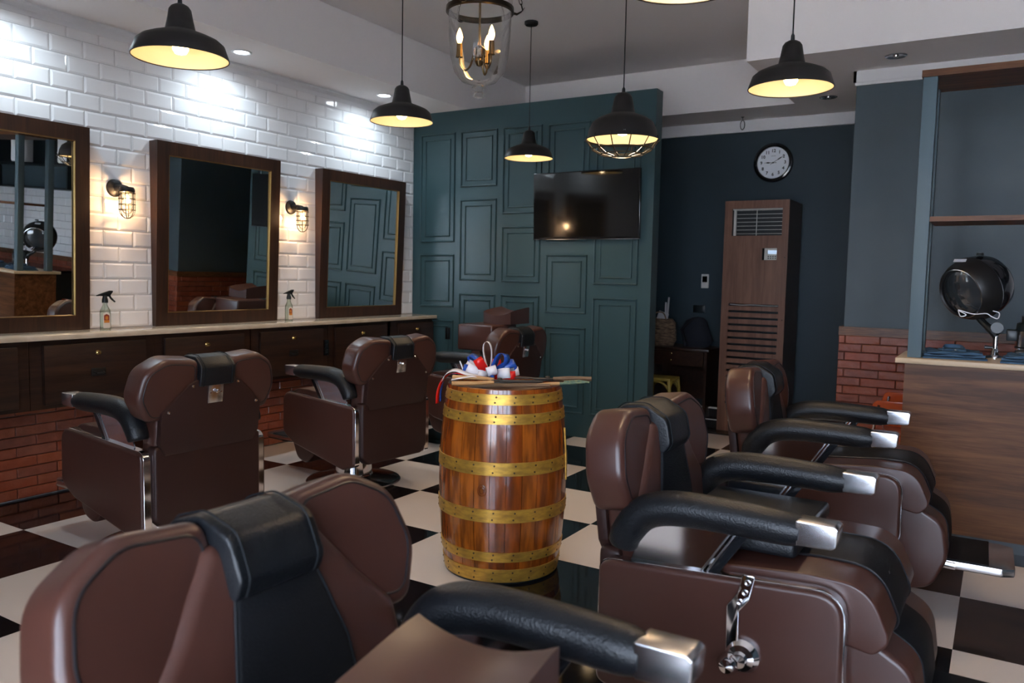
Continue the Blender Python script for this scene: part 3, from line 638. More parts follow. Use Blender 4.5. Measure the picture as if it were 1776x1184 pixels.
for s in slots:
    box(bm, sx0, gx1, 0, 0.02, s+0.010, top); top = s-0.010
box(bm, sx0, gx1, 0, 0.02, 0.0, top); fp = obj('front_panel', bm, 'cabinet_wood', t, smooth=False)
Bx('conditioner_body', (0.03, W-0.03, 0.12, 0.45, 0.02, 1.72), 'black_plastic', t)  # body coloured black to stand in for the shade behind the slots
bm = newbm()
for k in range(7): z = gz0+0.016+k*0.034; box(bm, gx0+0.035, gx1, 0.035, 0.040, z, z+0.0035)
box(bm, gx0+0.012, gx0+0.032, 0.03, 0.05, gz0, gz1); box(bm, gx0+0.21, gx0+0.215, 0.032, 0.036, gz0, gz1); box(bm, gx0, gx1, 0.03, 0.05, gz1-0.008, gz1)
obj('air_grille', bm, 'off_white_plastic', t, smooth=False)
Bx('grille_back', (gx0-0.02, gx1+0.02, 0.085, 0.09, gz0-0.02, gz1+0.02), 'black_plastic', t)
bm = newbm(); box(bm, px0+0.015, px1+0.01, 0.022, 0.04, pz0-0.01, pz1+0.01); cp = obj('control_panel', bm, 'off_white_plastic', t, smooth=False)
Bx('display', (px0+0.045, px1, 0.0205, 0.0218, pz0+0.052, pz1-0.018), 'screen_lcd', cp)
bm = newbm(); [box(bm, px0+0.045+i*0.02, px0+0.056+i*0.02, 0.0205, 0.0218, pz0+0.010+j*0.017, pz0+0.019+j*0.017) for i in range(4) for j in range(2)]; obj('buttons', bm, 'ink', cp, smooth=False)
bm = newbm(); tube(bm, smooth_path([(0.07, 0.03, 1.143), (0.17, 0.03, 1.138), (0.26, 0.03, 1.142), (0.38, 0.03, 1.139), (0.49, 0.03, 1.141)], 4), 0.004, 6); obj('cable', bm, 'off_white_plastic', t)
bm = newbm(); [lathe(bm, [(0.0, 0), (0.006, -0.0005), (0.006, 0.002)], 10, (0.535, -0.001, z), mtx=Matrix.Rotation(PI/2, 4, 'X')) for z in (1.56, 1.02)]; obj('screw_cover', bm, 'walnut_upright', fp)

# ------------------------------------------------------------------ dark corner: desk, bag, backpack, stool
t = thing('side_desk', 'dark wooden desk with two small knobs in the dim corner', 'desk', (-2.92, 7.22, 0))
Bx('desk_top', (-0.02, 0.63, 0, 0.46, 0.70, 0.725), 'walnut', t, bev=0.003)
bm = newbm(); [box(bm, a, a+0.025, 0.02, 0.45, 0, 0.7) for a in (0.0, 0.585)]; box(bm, 0.025, 0.585, 0.43, 0.45, 0.2, 0.7); obj('side_panel', bm, 'walnut', t, smooth=False)
dr = Bx('drawer', (0.03, 0.58, 0.005, 0.40, 0.56, 0.695), 'walnut', t)
for z in (0.668, 0.607):
    bm = newbm(); box(bm, 0.262, 0.282, -0.012, 0.004, z-0.008, z+0.008, bev=0.002); obj('knob', bm, 'brass', dr)
t = thing('woven_bag', 'brown and cream woven bag standing on the dark desk', 'bag', (-2.80, 7.38, 0.726)); t.scale = (1.12, 1.12, 1.12)
bm = newbm(); lathe(bm, [(0.0, 0.0), (0.09, 0.0), (0.115, 0.05), (0.12, 0.12), (0.105, 0.20), (0.085, 0.235), (0.080, 0.225), (0.095, 0.15), (0.09, 0.04)], 28)
for v in bm.verts: v.co.x *= 1+0.10*math.sin(v.co.z*40+v.co.y*30); v.co.y *= 0.8
obj('bag_body', bm, 'woven_straw', t)
bm = newbm(); tube(bm, smooth_path([(-0.06, -0.07, 0.21), (-0.04, -0.085, 0.28), (0.03, -0.085, 0.285), (0.06, -0.07, 0.21)], 6), 0.006, 8); obj('bag_handle', bm, 'woven_straw', t)
bm = newbm(); box(bm, -0.005, 0.005, -0.012, 0.012, -0.10, 0.28); tf(bm, 0, Matrix.Translation((0.035, 0.0, 0.17)) @ Matrix.Rotation(0.06, 4, 'Y')); box(bm, 0.015, 0.03, -0.005, 0.005, 0.1, 0.40)
tag(obj('rolled_poster', bm, 'paper', loc=(-2.80, 7.38, 0.745), smooth=False), 'pale narrow roll sticking up out of the woven bag', 'roll')
bm = newbm(); box(bm, -0.055, 0.045, -0.006, 0.006, 0, 0.17); tf(bm, 0, Matrix.Translation((-0.03, -0.03, 0.14)) @ Matrix.Rotation(0.32, 4, 'Y'))
tag(obj('magazine', bm, 'paper', loc=(-2.80, 7.38, 0.745), smooth=False), 'grey magazine leaning out of the woven bag', 'magazine')
bm = newbm(); lathe(bm, [(0, 0), (0.12, 0.0), (0.15, 0.06), (0.145, 0.16), (0.10, 0.25), (0.05, 0.28), (0, 0.285)], 24)
for v in bm.verts: v.co.y *= 0.6; v.co.x += 0.02*math.sin(v.co.z*25)
t = thing('backpack', 'dark backpack slumped on the desk behind the woven bag', 'backpack', (-2.50, 7.48, 0.726)); obj('pack_body', bm, 'navy_cloth', t)
bm = newbm(); tube(bm, smooth_path([(-0.02, -0.06, 0.26), (-0.09, -0.10, 0.17), (-0.07, -0.10, 0.05)], 6), 0.012, 8, flat=(1.6, .4)); obj('strap', bm, 'black_flat_leather', t)
t = thing('plastic_stool', 'yellow plastic stool tucked beneath the dark desk', 'stool', (-2.645, 6.97, 0.0125))
bm = newbm(); box(bm, -0.135, 0.135, -0.13, 0.13, 0.435, 0.462, bev=0.010); obj('seat', bm, 'yellow_plastic', t)
for sx in (-1, 1):
    for sy in (-1, 1):
        bm = newbm(); tube(bm, [(sx*0.118, sy*0.113, 0.44), (sx*0.14, sy*0.135, 0.22), (sx*0.155, sy*0.15, 0.0)], [0.018, 0.016, 0.015], 8, up=(1, 0, 0)); obj('leg', bm, 'yellow_plastic', t)
bm = newbm()
for (p, q) in (((-1, -1), (1, -1)), ((-1, 1), (1, 1)), ((-1, -1), (-1, 1)), ((1, -1), (1, 1))):
    a = Vector((p[0]*0.122, p[1]*0.117, 0.36)); b = Vector((q[0]*0.122, q[1]*0.117, 0.36)); m_ = (a+b)/2; m_.z = 0.428
    tube(bm, smooth_path([a, a.lerp(m_, 0.5)+Vector((0, 0, 0.022)), m_, b.lerp(m_, 0.5)+Vector((0, 0, 0.022)), b], 4), 0.012, 8)
obj('arch_brace', bm, 'yellow_plastic', t)

# ------------------------------------------------------------------ reception desk with posts
t = thing('reception_desk', 'long brown wood reception desk on the right, topped with pale laminate', 'reception desk', (-0.43, 4.74, 0))
bm = newbm(); box(bm, 0, 2.6, 0, 0.02, 0.06, 0.945); box(bm, 0, 0.02, 0.02, 0.46, 0.06, 0.945); box(bm, 0.02, 2.6, 0.44, 0.46, 0.06, 0.945); box(bm, 2.58, 2.6, 0.02, 0.44, 0.06, 0.945); obj('front_panel', bm, 'oak_brown', t, smooth=False)
Bx('desk_top', (-0.045, 2.64, -0.03, 0.49, 0.946, 0.974), 'tan_laminate', t, bev=0.003)
Bx('plinth', (0.015, 2.58, 0.015, 0.445, 0, 0.059), 'black_plastic', t)
t = thing('desk_canopy', 'blue grey posts carrying a brown wood header above the reception desk', 'canopy', (-0.443, 5.03, 0.9745))
for (x, y) in ((0.019, -0.26), (0.010, 0.06), (2.5, -0.26), (2.5, 0.06)): Bx('post', (x, x+0.067, y, y+0.065, 0, 1.47), 'post_paint', t, bev=0.002)
Bx('header', (0.012, 2.75, -0.27, 0.15, 1.4705, 1.505), 'oak_brown', t)
Bx('shelf', (0.087, 2.498, -0.255, 0.12, 0.722, 0.748), 'oak_brown', t)
# blue folded shirts
def shirt(x, y, rz, lab):
    t = thing('folded_shirt', lab, 'shirt', (x, y, 0.9745), rz, 'blue folded shirts on the reception desk')
    bm = newbm()
    for i, (a, b, c, d, z) in enumerate(((-0.15, 0.15, -0.12, 0.12, 0.0), (-0.145, 0.14, -0.118, 0.115, 0.014), (-0.13, 0.13, -0.11, 0.10, 0.027))):
        n0 = len(bm.verts); nx, ny = 14, 12
        g = [[[bm.verts.new((a+(b-a)*i_/nx, c+(d-c)*j_/ny, z+k*0.0125+(0.006*math.sin(i_*0.9+i*2)*math.sin(j_*0.8+i) if k else 0)*(0.4+0.6*(i > 0))-(0.004 if (i_ in (0, nx) or j_ in (0, ny)) and k else 0))) for j_ in range(ny+1)] for i_ in range(nx+1)] for k in (0, 1)]
        for k in (0, 1):
            for i_ in range(nx):
                for j_ in range(ny): bm.faces.new((g[k][i_][j_], g[k][i_+1][j_], g[k][i_+1][j_+1], g[k][i_][j_+1]))
        for i_ in range(nx):
            for j_ in (0, ny): bm.faces.new((g[0][i_][j_], g[0][i_+1][j_], g[1][i_+1][j_], g[1][i_][j_]))
        for j_ in range(ny):
            for i_ in (0, nx): bm.faces.new((g[0][i_][j_], g[0][i_][j_+1], g[1][i_][j_+1], g[1][i_][j_]))
    obj('shirt_body', bm, 'blue_cloth', t, angle=1.2)
    bm = newbm()
    for s in (-1, 1): prism(bm, [(0.0, -0.05), (s*0.055, -0.085), (s*0.075, -0.02), (s*0.03, 0.045), (0.0, 0.03)], 0.042, 0.050, 'xy', bev=0.002)
    tube(bm, smooth_path([(-0.05, -0.03, 0.045), (-0.035, 0.04, 0.055), (0.035, 0.04, 0.055), (0.05, -0.03, 0.045)], 5), 0.010, 8, flat=(.5, 1.4)); obj('collar', bm, 'blue_cloth', t)
    bm = newbm(); [lathe(bm, [(0, 0.0025), (0.005, 0.0015), (0.005, 0)], 10, (0.004, y_, 0.0475)) for y_ in (-0.075, -0.10)]; obj('button', bm, 'off_white_plastic', t)
shirt(-0.215, 4.925, 0.12, 'blue folded shirt with collar lying on the desk in front of the post'); shirt(0.16, 4.87, -0.05, 'blue folded shirt at the right edge of the photo, below the steel canister')
# hood dryer
t = thing('hood_dryer', 'black salon hood dryer with tinted visor standing over the desk', 'hair dryer', (-0.045, 5.09, 0.9745))
hc = Vector((-0.075, 0.10, 0.385)); ax = Vector((-0.62, -0.70, -0.30)).normalized()
zx = Vector((0, 0, 1)); q = zx.rotation_difference(ax).to_matrix().to_4x4(); mt = Matrix.Translation(hc) @ q
bm = newbm(); lathe(bm, [(0.0, -0.150), (0.06, -0.146), (0.115, -0.122), (0.155, -0.075), (0.172, -0.02), (0.174, 0.03)], 48, mtx=mt); obj('rear_shell', bm, 'black_gloss', t)
bm = newbm(); lathe(bm, [(0.175, 0.028), (0.178, 0.034), (0.168, 0.085), (0.148, 0.130), (0.136, 0.140), (0.130, 0.132), (0.140, 0.08), (0.150, 0.0), (0.12, -0.09), (0.0, -0.12)], 48, mtx=mt); obj('front_hood', bm, 'black_metal', t)
bm = newbm(); lathe(bm, [(0.137, 0.1405), (0.141, 0.1385)], 48, mtx=mt); lathe(bm, [(0.1765, 0.026), (0.1795, 0.033)], 48, mtx=mt); obj('bright_trim', bm, 'brushed_steel', t)
bm = newbm(); lathe(bm, [(0.0, 0.155), (0.06, 0.150), (0.11, 0.135), (0.133, 0.120)], 40, mtx=mt); obj('visor', bm, 'smoke_visor', t)
def hp(a, rad, z): return mt @ Vector((rad*math.cos(a), rad*math.sin(a), z))
bm = newbm(); lathe(bm, [(0.0, 0.012), (0.018, 0.010), (0.020, -0.004)], 14, (-0.08, 0.05, 0.560)); obj('top_knob', bm, 'black_plastic', t)
bm = newbm(); n_ = Vector((-0.35, -0.75, 0.55)).normalized(); box(bm, -0.034, 0.034, -0.010, 0.010, -0.0006, 0.0006); tf(bm, 0, Matrix.Translation(hc+Vector((-0.098, -0.090, 0.142))) @ n_.to_track_quat('Z', 'Y').to_matrix().to_4x4()); obj('maker_label', bm, 'paper', t, smooth=False)
bm = newbm(); tube(bm, smooth_path([(-0.165, -0.02, 0.250), (-0.150, -0.04, 0.220), (-0.125, -0.04, 0.230), (-0.165, -0.04, 0.255), (-0.09, -0.04, 0.235), (-0.03, -0.04, 0.240), (-0.005, -0.04, 0.225), (0.025, -0.04, 0.215), (0.03, -0.035, 0.245), (0.0, -0.02, 0.255)], 5), 0.0028, 6); obj('wire_rack', bm, 'ribbon_white', t)
bm = newbm(); tube(bm, smooth_path([(-0.075, 0.06, 0.225), (-0.04, 0.03, 0.185), (0.0, 0.0, 0.150), (0.025, 0.0, 0.12)], 6), [0.018]*10+[0.022]*9, 10); lathe(bm, [(0, -0.03), (0.03, -0.03), (0.03, 0.03), (0, 0.03)], 20, (0.025, 0.0, 0.165), mtx=Matrix.Rotation(PI/2, 4, 'X')); obj('swivel_arm', bm, 'black_plastic', t)
bm = newbm(); lathe(bm, [(0.013, 0.020), (0.013, 0.14), (0, 0.14)], 16, (0.022, 0, 0)); lathe(bm, [(0, 0.0), (0.055, 0.0), (0.055, 0.006), (0.020, 0.014), (0.014, 0.05)], 28, (0.022, 0, 0)); obj('chrome_stand', bm, 'chrome', t)
bm = newbm(); lathe(bm, [(0.0, 0), (0.007, 0.0), (0.010, 0.03), (0.010, 0.038), (0, 0.04)], 10, (0.010, 0, 0.055), mtx=Matrix.Rotation(-PI/2, 4, 'Y') @ Matrix.Translation((0, 0, 0))); obj('clamp_knob', bm, 'black_plastic', t)
# steel canister
t = thing('steel_canister', 'steel and black canister with glass top beside the hood dryer', 'canister', (0.150, 5.11, 1.0205))
bm = newbm(); lathe(bm, [(0.0, 0), (0.080, 0.0), (0.083, 0.010), (0.083, 0.105), (0.0, 0.105)], 36, (0, 0, 0.0)); obj('steel_body', bm, 'brushed_steel', t)
bm = newbm(); lathe(bm, [(0.0835, 0.105), (0.080, 0.145), (0.070, 0.150), (0, 0.150)], 36); lathe(bm, [(0.084, 0.014), (0.0845, 0.018), (0.084, 0.022)], 36); box(bm, -0.125, -0.075, -0.03, 0.03, 0.05, 0.11, bev=0.006); obj('black_collar', bm, 'black_plastic', t)
bm = newbm(); lathe(bm, [(0.066, 0.150), (0.064, 0.185), (0.045, 0.198), (0.045, 0.215), (0.048, 0.217)], 30); obj('glass_top', bm, 'clear_glass', t)
bm = newbm(); lathe(bm, [(0.0, 0.232), (0.046, 0.230), (0.050, 0.214), (0.046, 0.212)], 30); obj('lid', bm, 'black_plastic', t)
tag(Bx('desk_box', (0.07, 0.24, 5.02, 5.17, 0.975, 1.020), 'black_plastic', bev=0.004), 'low black box under the steel canister', 'box')
# orange waiting chairs behind the desk
def orange_chair(x, y, rz, lab):
    t = thing('waiting_chair', lab, 'chair', (x, y, 0), rz, 'orange waiting chairs at the brick wall')
    bm = newbm()
    def sheet(P, th, bm):
        pass
    prism(bm, fillet([(-0.20, -0.20), (0.20, -0.20), (0.21, 0.20), (-0.21, 0.20)], 0.09, 6), 0.40, 0.435, 'xy', bev=0.008); obj('seat', bm, 'orange_vinyl', t)
    bm = newbm(); prism(bm, fillet([(-0.17, 0.50), (0.17, 0.50), (0.20, 0.57), (0.18, 0.65), (-0.18, 0.65), (-0.20, 0.57)], 0.05, 6), 0.0, 0.022, 'xz', bev=0.006)
    for v in bm.verts: v.co.y += 0.19-0.9*v.co.x**2+(v.co.z-0.52)*0.15
    obj('backrest', bm, 'orange_vinyl', t)
    for s in (-1, 1):
        bm = newbm(); tube(bm, smooth_path([(s*0.15, 0.195, 0.62), (s*0.17, 0.19, 0.50), (s*0.18, 0.15, 0.385), (s*0.18, -0.15, 0.385), (s*0.19, -0.20, 0.33), (s*0.20, -0.22, 0.0)], 5), 0.010, 8); tube(bm, [(s*0.18, 0.13, 0.385), (s*0.20, 0.22, 0.0)], 0.010, 8); obj('leg_frame', bm, 'chrome', t)
    return t
orange_chair(-0.465, 5.55, PI, 'orange shell chair with chrome frame beside the desk end, lower of two'); orange_chair(-0.46, 6.02, PI, 'orange shell chair farther right, mostly hidden behind the desk')

# cabinets on the right of the pillar wall, seen only in the leftmost mirror
t = thing('wall_cabinet', 'open black wall cabinet over white tiles, seen in the leftmost mirror', 'cabinet', (0.62, 5.93, 1.93))
bm = newbm(); box(bm, 0, 0.03, 0, 0.31, 0, 0.85); box(bm, 0.03, 2.2, 0, 0.31, 0, 0.02); box(bm, 0.03, 2.2, 0, 0.31, 0.83, 0.85); box(bm, 0.03, 2.2, 0.01, 0.30, 0.31, 0.33); obj('carcass', bm, 'black_plastic', t, smooth=False)
Bx('end_panel', (2.2, 2.76, -0.02, 0.31, 0, 0.85), 'walnut_upright', t)
Bx('back_panel', (0.03, 2.2, 0.300, 0.31, 0.33, 0.83), 'black_plastic', t)
for x, lab in ((0.82, 'white rolled towel at the right end of the wall cabinet in the mirror'), (1.92, 'white rolled towel behind the blue grey post in the mirror')):
    bm = newbm(); box(bm, -0.11, 0.11, 0, 0.2, 0, 0.36, bev=0.03); tag(obj('rolled_towel', bm, 'towel', loc=(x, 5.96, 2.2605)), lab, 'towel', 'white towels in the wall cabinet')
t = thing('back_counter', 'low black counter below the white tiles, seen in the leftmost mirror', 'counter', (0.62, 5.72, 0))
Bx('counter_body', (0, 2.75, 0.02, 0.52, 0, 0.86), 'black_plastic', t); Bx('counter_top', (-0.01, 2.77, 0, 0.53, 0.8605, 0.895), 'black_gloss', t)

# ------------------------------------------------------------------ barrel
t = thing('barrel', 'varnished wooden barrel with six brass coloured hoops on the checkered floor', 'barrel', (-1.97, 3.16, 0))
def br(z):   # radius profile
    u = (z-0.43)/0.43; return 0.300-0.036*u*u
N = 26; bm = newbm(); zs = [0.02+0.85*i/16 for i in range(17)]
for s in range(N):
    a0 = 2*PI*s/N+random.uniform(-0.03, 0.03) if s else 0.0
    a0 = 2*PI*s/N; a1 = 2*PI*(s+1)/N; g = 0.0035; K = 4
    grid = []
    for z in zs:
        R_ = br(z); row = [bm.verts.new(((R_-0.012)*math.cos(a0+0.004), (R_-0.012)*math.sin(a0+0.004), z))]
        for k in range(K+1):
            a = a0+g+(a1-a0-2*g)*k/K; rr = R_ - (0.0008 if k in (0, K) else 0); row.append(bm.verts.new((rr*math.cos(a), rr*math.sin(a), z)))
        row.append(bm.verts.new(((R_-0.012)*math.cos(a1-0.004), (R_-0.012)*math.sin(a1-0.004), z))); grid.append(row)
    for i in range(len(zs)-1):
        for k in range(K+2): bm.faces.new((grid[i][k], grid[i][k+1], grid[i+1][k+1], grid[i+1][k]))
    ins = [bm.verts.new(((br(0.87)-0.030)*math.cos(a), (br(0.87)-0.030)*math.sin(a), 0.87)) for a in (a0+g, a1-g)]
    inb = [bm.verts.new(((br(0.87)-0.030)*math.cos(a), (br(0.87)-0.030)*math.sin(a), 0.84)) for a in (a0+g, a1-g)]
    bm.faces.new(grid[-1]+[ins[1], ins[0]]); bm.faces.new((ins[0], ins[1], inb[1], inb[0]))
obj('staves', bm, 'staves', t, angle=0.5)
bm = newbm(); lathe(bm, [(0.0, 0.848), (0.262, 0.848)], 48); obj('barrel_head', bm, 'old_wood', t)
bm = newbm(); lathe(bm, [(0.0, 0.0), (0.262, 0.0), (0.266, 0.006), (0.266, 0.020), (0, 0.020)], 48); obj('base_ring', bm, 'black_plastic', t)
for (z0, z1) in ((0.010, 0.072), (0.106, 0.152), (0.288, 0.348), (0.498, 0.557), (0.722, 0.768), (0.805, 0.852)):
    bm = newbm(); e = 0.0035
    lathe(bm, [(br(z0)-0.001, z0), (br(z0)+e, z0+0.001), (br((z0+z1)/2)+e, (z0+z1)/2), (br(z1)+e, z1-0.001), (br(z1)-0.001, z1)], 64); hp_ = obj('hoop', bm, 'hoop_gold', t)
    bm = newbm()
    for k in range(20):
        for q, z in enumerate((z0+(z1-z0)*0.25, z0+(z1-z0)*0.75)):
            a = 2*PI*k/20+q*0.02+0.1; rr = br(z)+e; mm = Matrix.Rotation(a, 4, 'Z') @ Matrix.Rotation(PI/2, 4, 'Y')
            lathe(bm, [(0.0045, 0), (0.004, 0.0018), (0.0, 0.0026)], 8, (rr*math.cos(a)-0.0006, rr*math.sin(a)-0.0006, z), mtx=mm)
    obj('rivet', bm, 'rivet_metal', hp_)['kind'] = 'stuff'
bm = newbm(); a = 0.22; rr = br(0.6)+0.003; tube(bm, [((br(z)+0.008)*math.cos(a), (br(z)+0.008)*math.sin(a), z) for z in (0.44, 0.52, 0.60, 0.68)], 0.005, 8); obj('drip_bar', bm, 'hoop_gold', t)
bm = newbm(); ab = -1.32
for r in (0.020, 0.011): tube(bm, [Matrix.Rotation(ab, 4, 'Z') @ Vector((br(0.42)+0.001, r*math.cos(2*PI*k/20), 0.43+r*1.25*math.sin(2*PI*k/20))) for k in range(20)], 0.0022, 6, closed=True)
obj('bung_mark', bm, 'staves', t)

# shears and bow on the barrel (local frame: u to the photo's right, v away)
th = -0.54893; UX = Vector((math.cos(th), -math.sin(th), 0)); VX = Vector((math.sin(th), math.cos(th), 0))
rzB = -th
def shears(loc, rz, lab, wood_m, tip_m, L=1.0):
    t = thing('garden_shears', lab, 'shears', loc, rz, 'old wooden handled shears on the barrel')
    for s in (-1, 1):
        bm = newbm(); zc = 0.012 if s < 0 else 0.030
        tube(bm, [(-0.235*L, s*0.040, zc), (-0.12*L, s*0.026, zc), (-0.03*L, s*0.014, 0.5*(zc+0.021))], [0.0125, 0.0120, 0.010], 10, flat=(1.15, 0.8)); obj('handle', bm, wood_m, t)
        bm = newbm(); prism(bm, fillet([(-0.045*L, s*0.012), (0.02*L, s*0.020), (0.10*L, -s*0.004), (0.21*L, -s*0.014), (0.215*L, -s*0.020), (0.10*L, -s*0.024), (0.0, -s*0.010), (-0.04*L, s*0.002)], 0.004, 2), 0.016+s*0.004, 0.022+s*0.004, 'xy', bev=0.001); obj('blade', bm, tip_m, t)
    bm = newbm(); lathe(bm, [(0, 0.036), (0.010, 0.034), (0.012, 0.028), (0.0, 0.010)], 12, (0.0, 0, 0)); obj('pivot_bolt', bm, 'iron', t)
    return t
Bc = Vector((-1.97, 3.16, 0))
shears(tuple(Bc+UX*(-0.02)+VX*(-0.110)+Vector((0, 0, 0.871))), rzB+0.02, 'pale handled garden shears lying in front on the barrel top', 'pale_wood', 'iron', 0.92)
shears(tuple(Bc+UX*(0.20)+VX*(-0.03)+Vector((0, 0, 0.873))), rzB+PI+0.05, 'brown weathered garden shears with handles towards the right on the barrel top', 'old_wood', 'iron', 0.85)
t = thing('hedge_shears', 'narrow tool with green painted end sticking out past the barrel rim', 'garden tool', tuple(Bc+UX*0.15+VX*(-0.175)+Vector((0, 0, 0.871))), rzB+0.04)
bm = newbm(); tube(bm, [(-0.16, 0, 0.010), (0.0, 0, 0.012), (0.055, 0, 0.014)], [0.009, 0.011, 0.010], 8, flat=(1.3, 0.8)); obj('handle', bm, 'old_wood', t)
bm = newbm(); tube(bm, [(0.0, 0.018, 0.012), (0.05, 0.018, 0.018), (0.10, 0.018, 0.020)], 0.009, 8, flat=(1.3, .8)); obj('ferrule', bm, 'pale_wood', t)
bm = newbm(); tube(bm, [(0.10, 0.018, 0.020), (0.16, 0.016, 0.023), (0.215, 0.014, 0.026)], [0.009, 0.007, 0.004], 8, flat=(1.3, .7)); tube(bm, [(0.12, 0.022, 0.028), (0.19, 0.026, 0.032), (0.235, 0.026, 0.026)], [0.004, 0.005, 0.004], 8); obj('painted_jaw', bm, 'green_paint', t)

# ribbon bow
bo = thing('ribbon_bow', 'red white and blue ribbon bow lying on the barrel', 'bow', tuple(Bc+UX*(-0.072)+VX*(0.035)+Vector((0, 0, 0.880))), rzB)
def loop(bm, d, L, W, wd, w, base=(0, 0, 0.012)):
    """teardrop ribbon loop: leaves base in direction d, ribbon width runs along wd"""
    d = Vector(d).normalized(); wd = Vector(wd); wd = (wd-d*wd.dot(d)).normalized(); o = wd.cross(d)
    pts = []; n = 22
    for k in range(n+1):
        a = PI+2*PI*k/n; x = (1+math.cos(a))/2*L; y = math.sin(a)*W/2*(0.25+0.75*(1+math.cos(a))/2)
        pts.append(Vector(base)+d*x+o*y)
    ribbon_strip(bm, pts, w, wd)
def rib(name, specs, m):
    for s in specs:
        bm = newbm(); loop(bm, *s); o = obj(name, bm, m, bo, angle=1.5); so = o.modifiers.new('s', 'SOLIDIFY'); so.thickness = 0.0008
rib('white_loop', [((-0.10, 0, 1), 0.150, 0.060, (0.35, 1, 0), 0.020, (0.0, 0, 0.03)), ((-0.85, -0.45, 0.42), 0.125, 0.070, (0.45, 0, 0.9), 0.045), ((0.02, -1, 0.45), 0.095, 0.060, (0.9, 0.1, 0.30), 0.046, (0.01, 0, 0.02)),
     ((0.60, -0.85, 0.22), 0.105, 0.065, (0.05, 0, 1), 0.048, (0.03, 0, 0.02)), ((-0.9, 0.25, 0.50), 0.130, 0.06, (0.2, 0.3, 0.9), 0.040), ((1, 0.2, 0.20), 0.145, 0.06, (0, 0.1, 1), 0.040), ((-0.45, -0.8, 0.15), 0.095, 0.05, (0.1, 0, 1), 0.040)], 'ribbon_white')
rib('red_loop', [((-0.42, -0.55, 0.80), 0.115, 0.055, (0.7, 0.1, 0.45), 0.044, (-0.01, 0, 0.015)), ((1, -0.45, 0.12), 0.135, 0.070, (0, 0, 1), 0.042), ((-1, -0.5, 0.06), 0.125, 0.035, (0, 0, 1), 0.030), ((0.3, 0.6, 0.6), 0.11, 0.05, (1, 0, 0.2), 0.035)], 'ribbon_red')
rib('blue_loop', [((0.52, -0.25, 0.85), 0.130, 0.080, (0.55, 0.75, -0.1), 0.046, (0.01, 0, 0.015)), ((0.92, -0.05, 0.52), 0.140, 0.070, (-0.2, 0.5, 0.9), 0.042), ((-1, -0.30, 0.36), 0.135, 0.055, (-0.3, 0, 1), 0.040), ((-0.70, 0.15, 0.72), 0.140, 0.055, (0.4, 0.7, 0.3), 0.036), ((0.2, -0.9, 0.05), 0.085, 0.03, (0, 0, 1), 0.028)], 'ribbon_blue')
def tail(name, pts, w, wd, m):
    bm = newbm(); ribbon_strip(bm, smooth_path(pts, 6), w, wd); o = obj(name, bm, m, bo, angle=1.5); so = o.modifiers.new('s', 'SOLIDIFY'); so.thickness = 0.0008
tail('white_tail', [(-0.03, -0.06, 0.02), (-0.10, -0.08, 0.035), (-0.16, -0.07, 0.050), (-0.20, -0.06, 0.03), (-0.215, -0.07, 0.0)], 0.040, (0.2, 1, 0.25), 'ribbon_white')
tail('white_tail', [(-0.0, -0.09, 0.012), (-0.06, -0.12, 0.030), (-0.13, -0.13, 0.022), (-0.17, -0.11, 0.012)], 0.034, (0.1, 1, 0.2), 'ribbon_white')
tail('red_tail', [(-0.10, -0.03, 0.02), (-0.17, -0.03, 0.03), (-0.213, -0.05, 0.004), (-0.236, -0.06, -0.05), (-0.240, -0.06, -0.11)], 0.028, (0.5, 1, 0), 'ribbon_red')
tail('blue_tail', [(-0.10, -0.01, 0.018), (-0.17, 0.0, 0.024), (-0.210, -0.02, 0.0), (-0.225, -0.03, -0.05), (-0.226, -0.03, -0.105)], 0.026, (0.3, 1, 0), 'ribbon_blue')
bm = newbm(); tube(bm, [(-0.115, -0.01, 0.02), (-0.14, -0.01, 0.085)], 0.0035, 6); obj('wire_tie', bm, 'ribbon_white', bo)

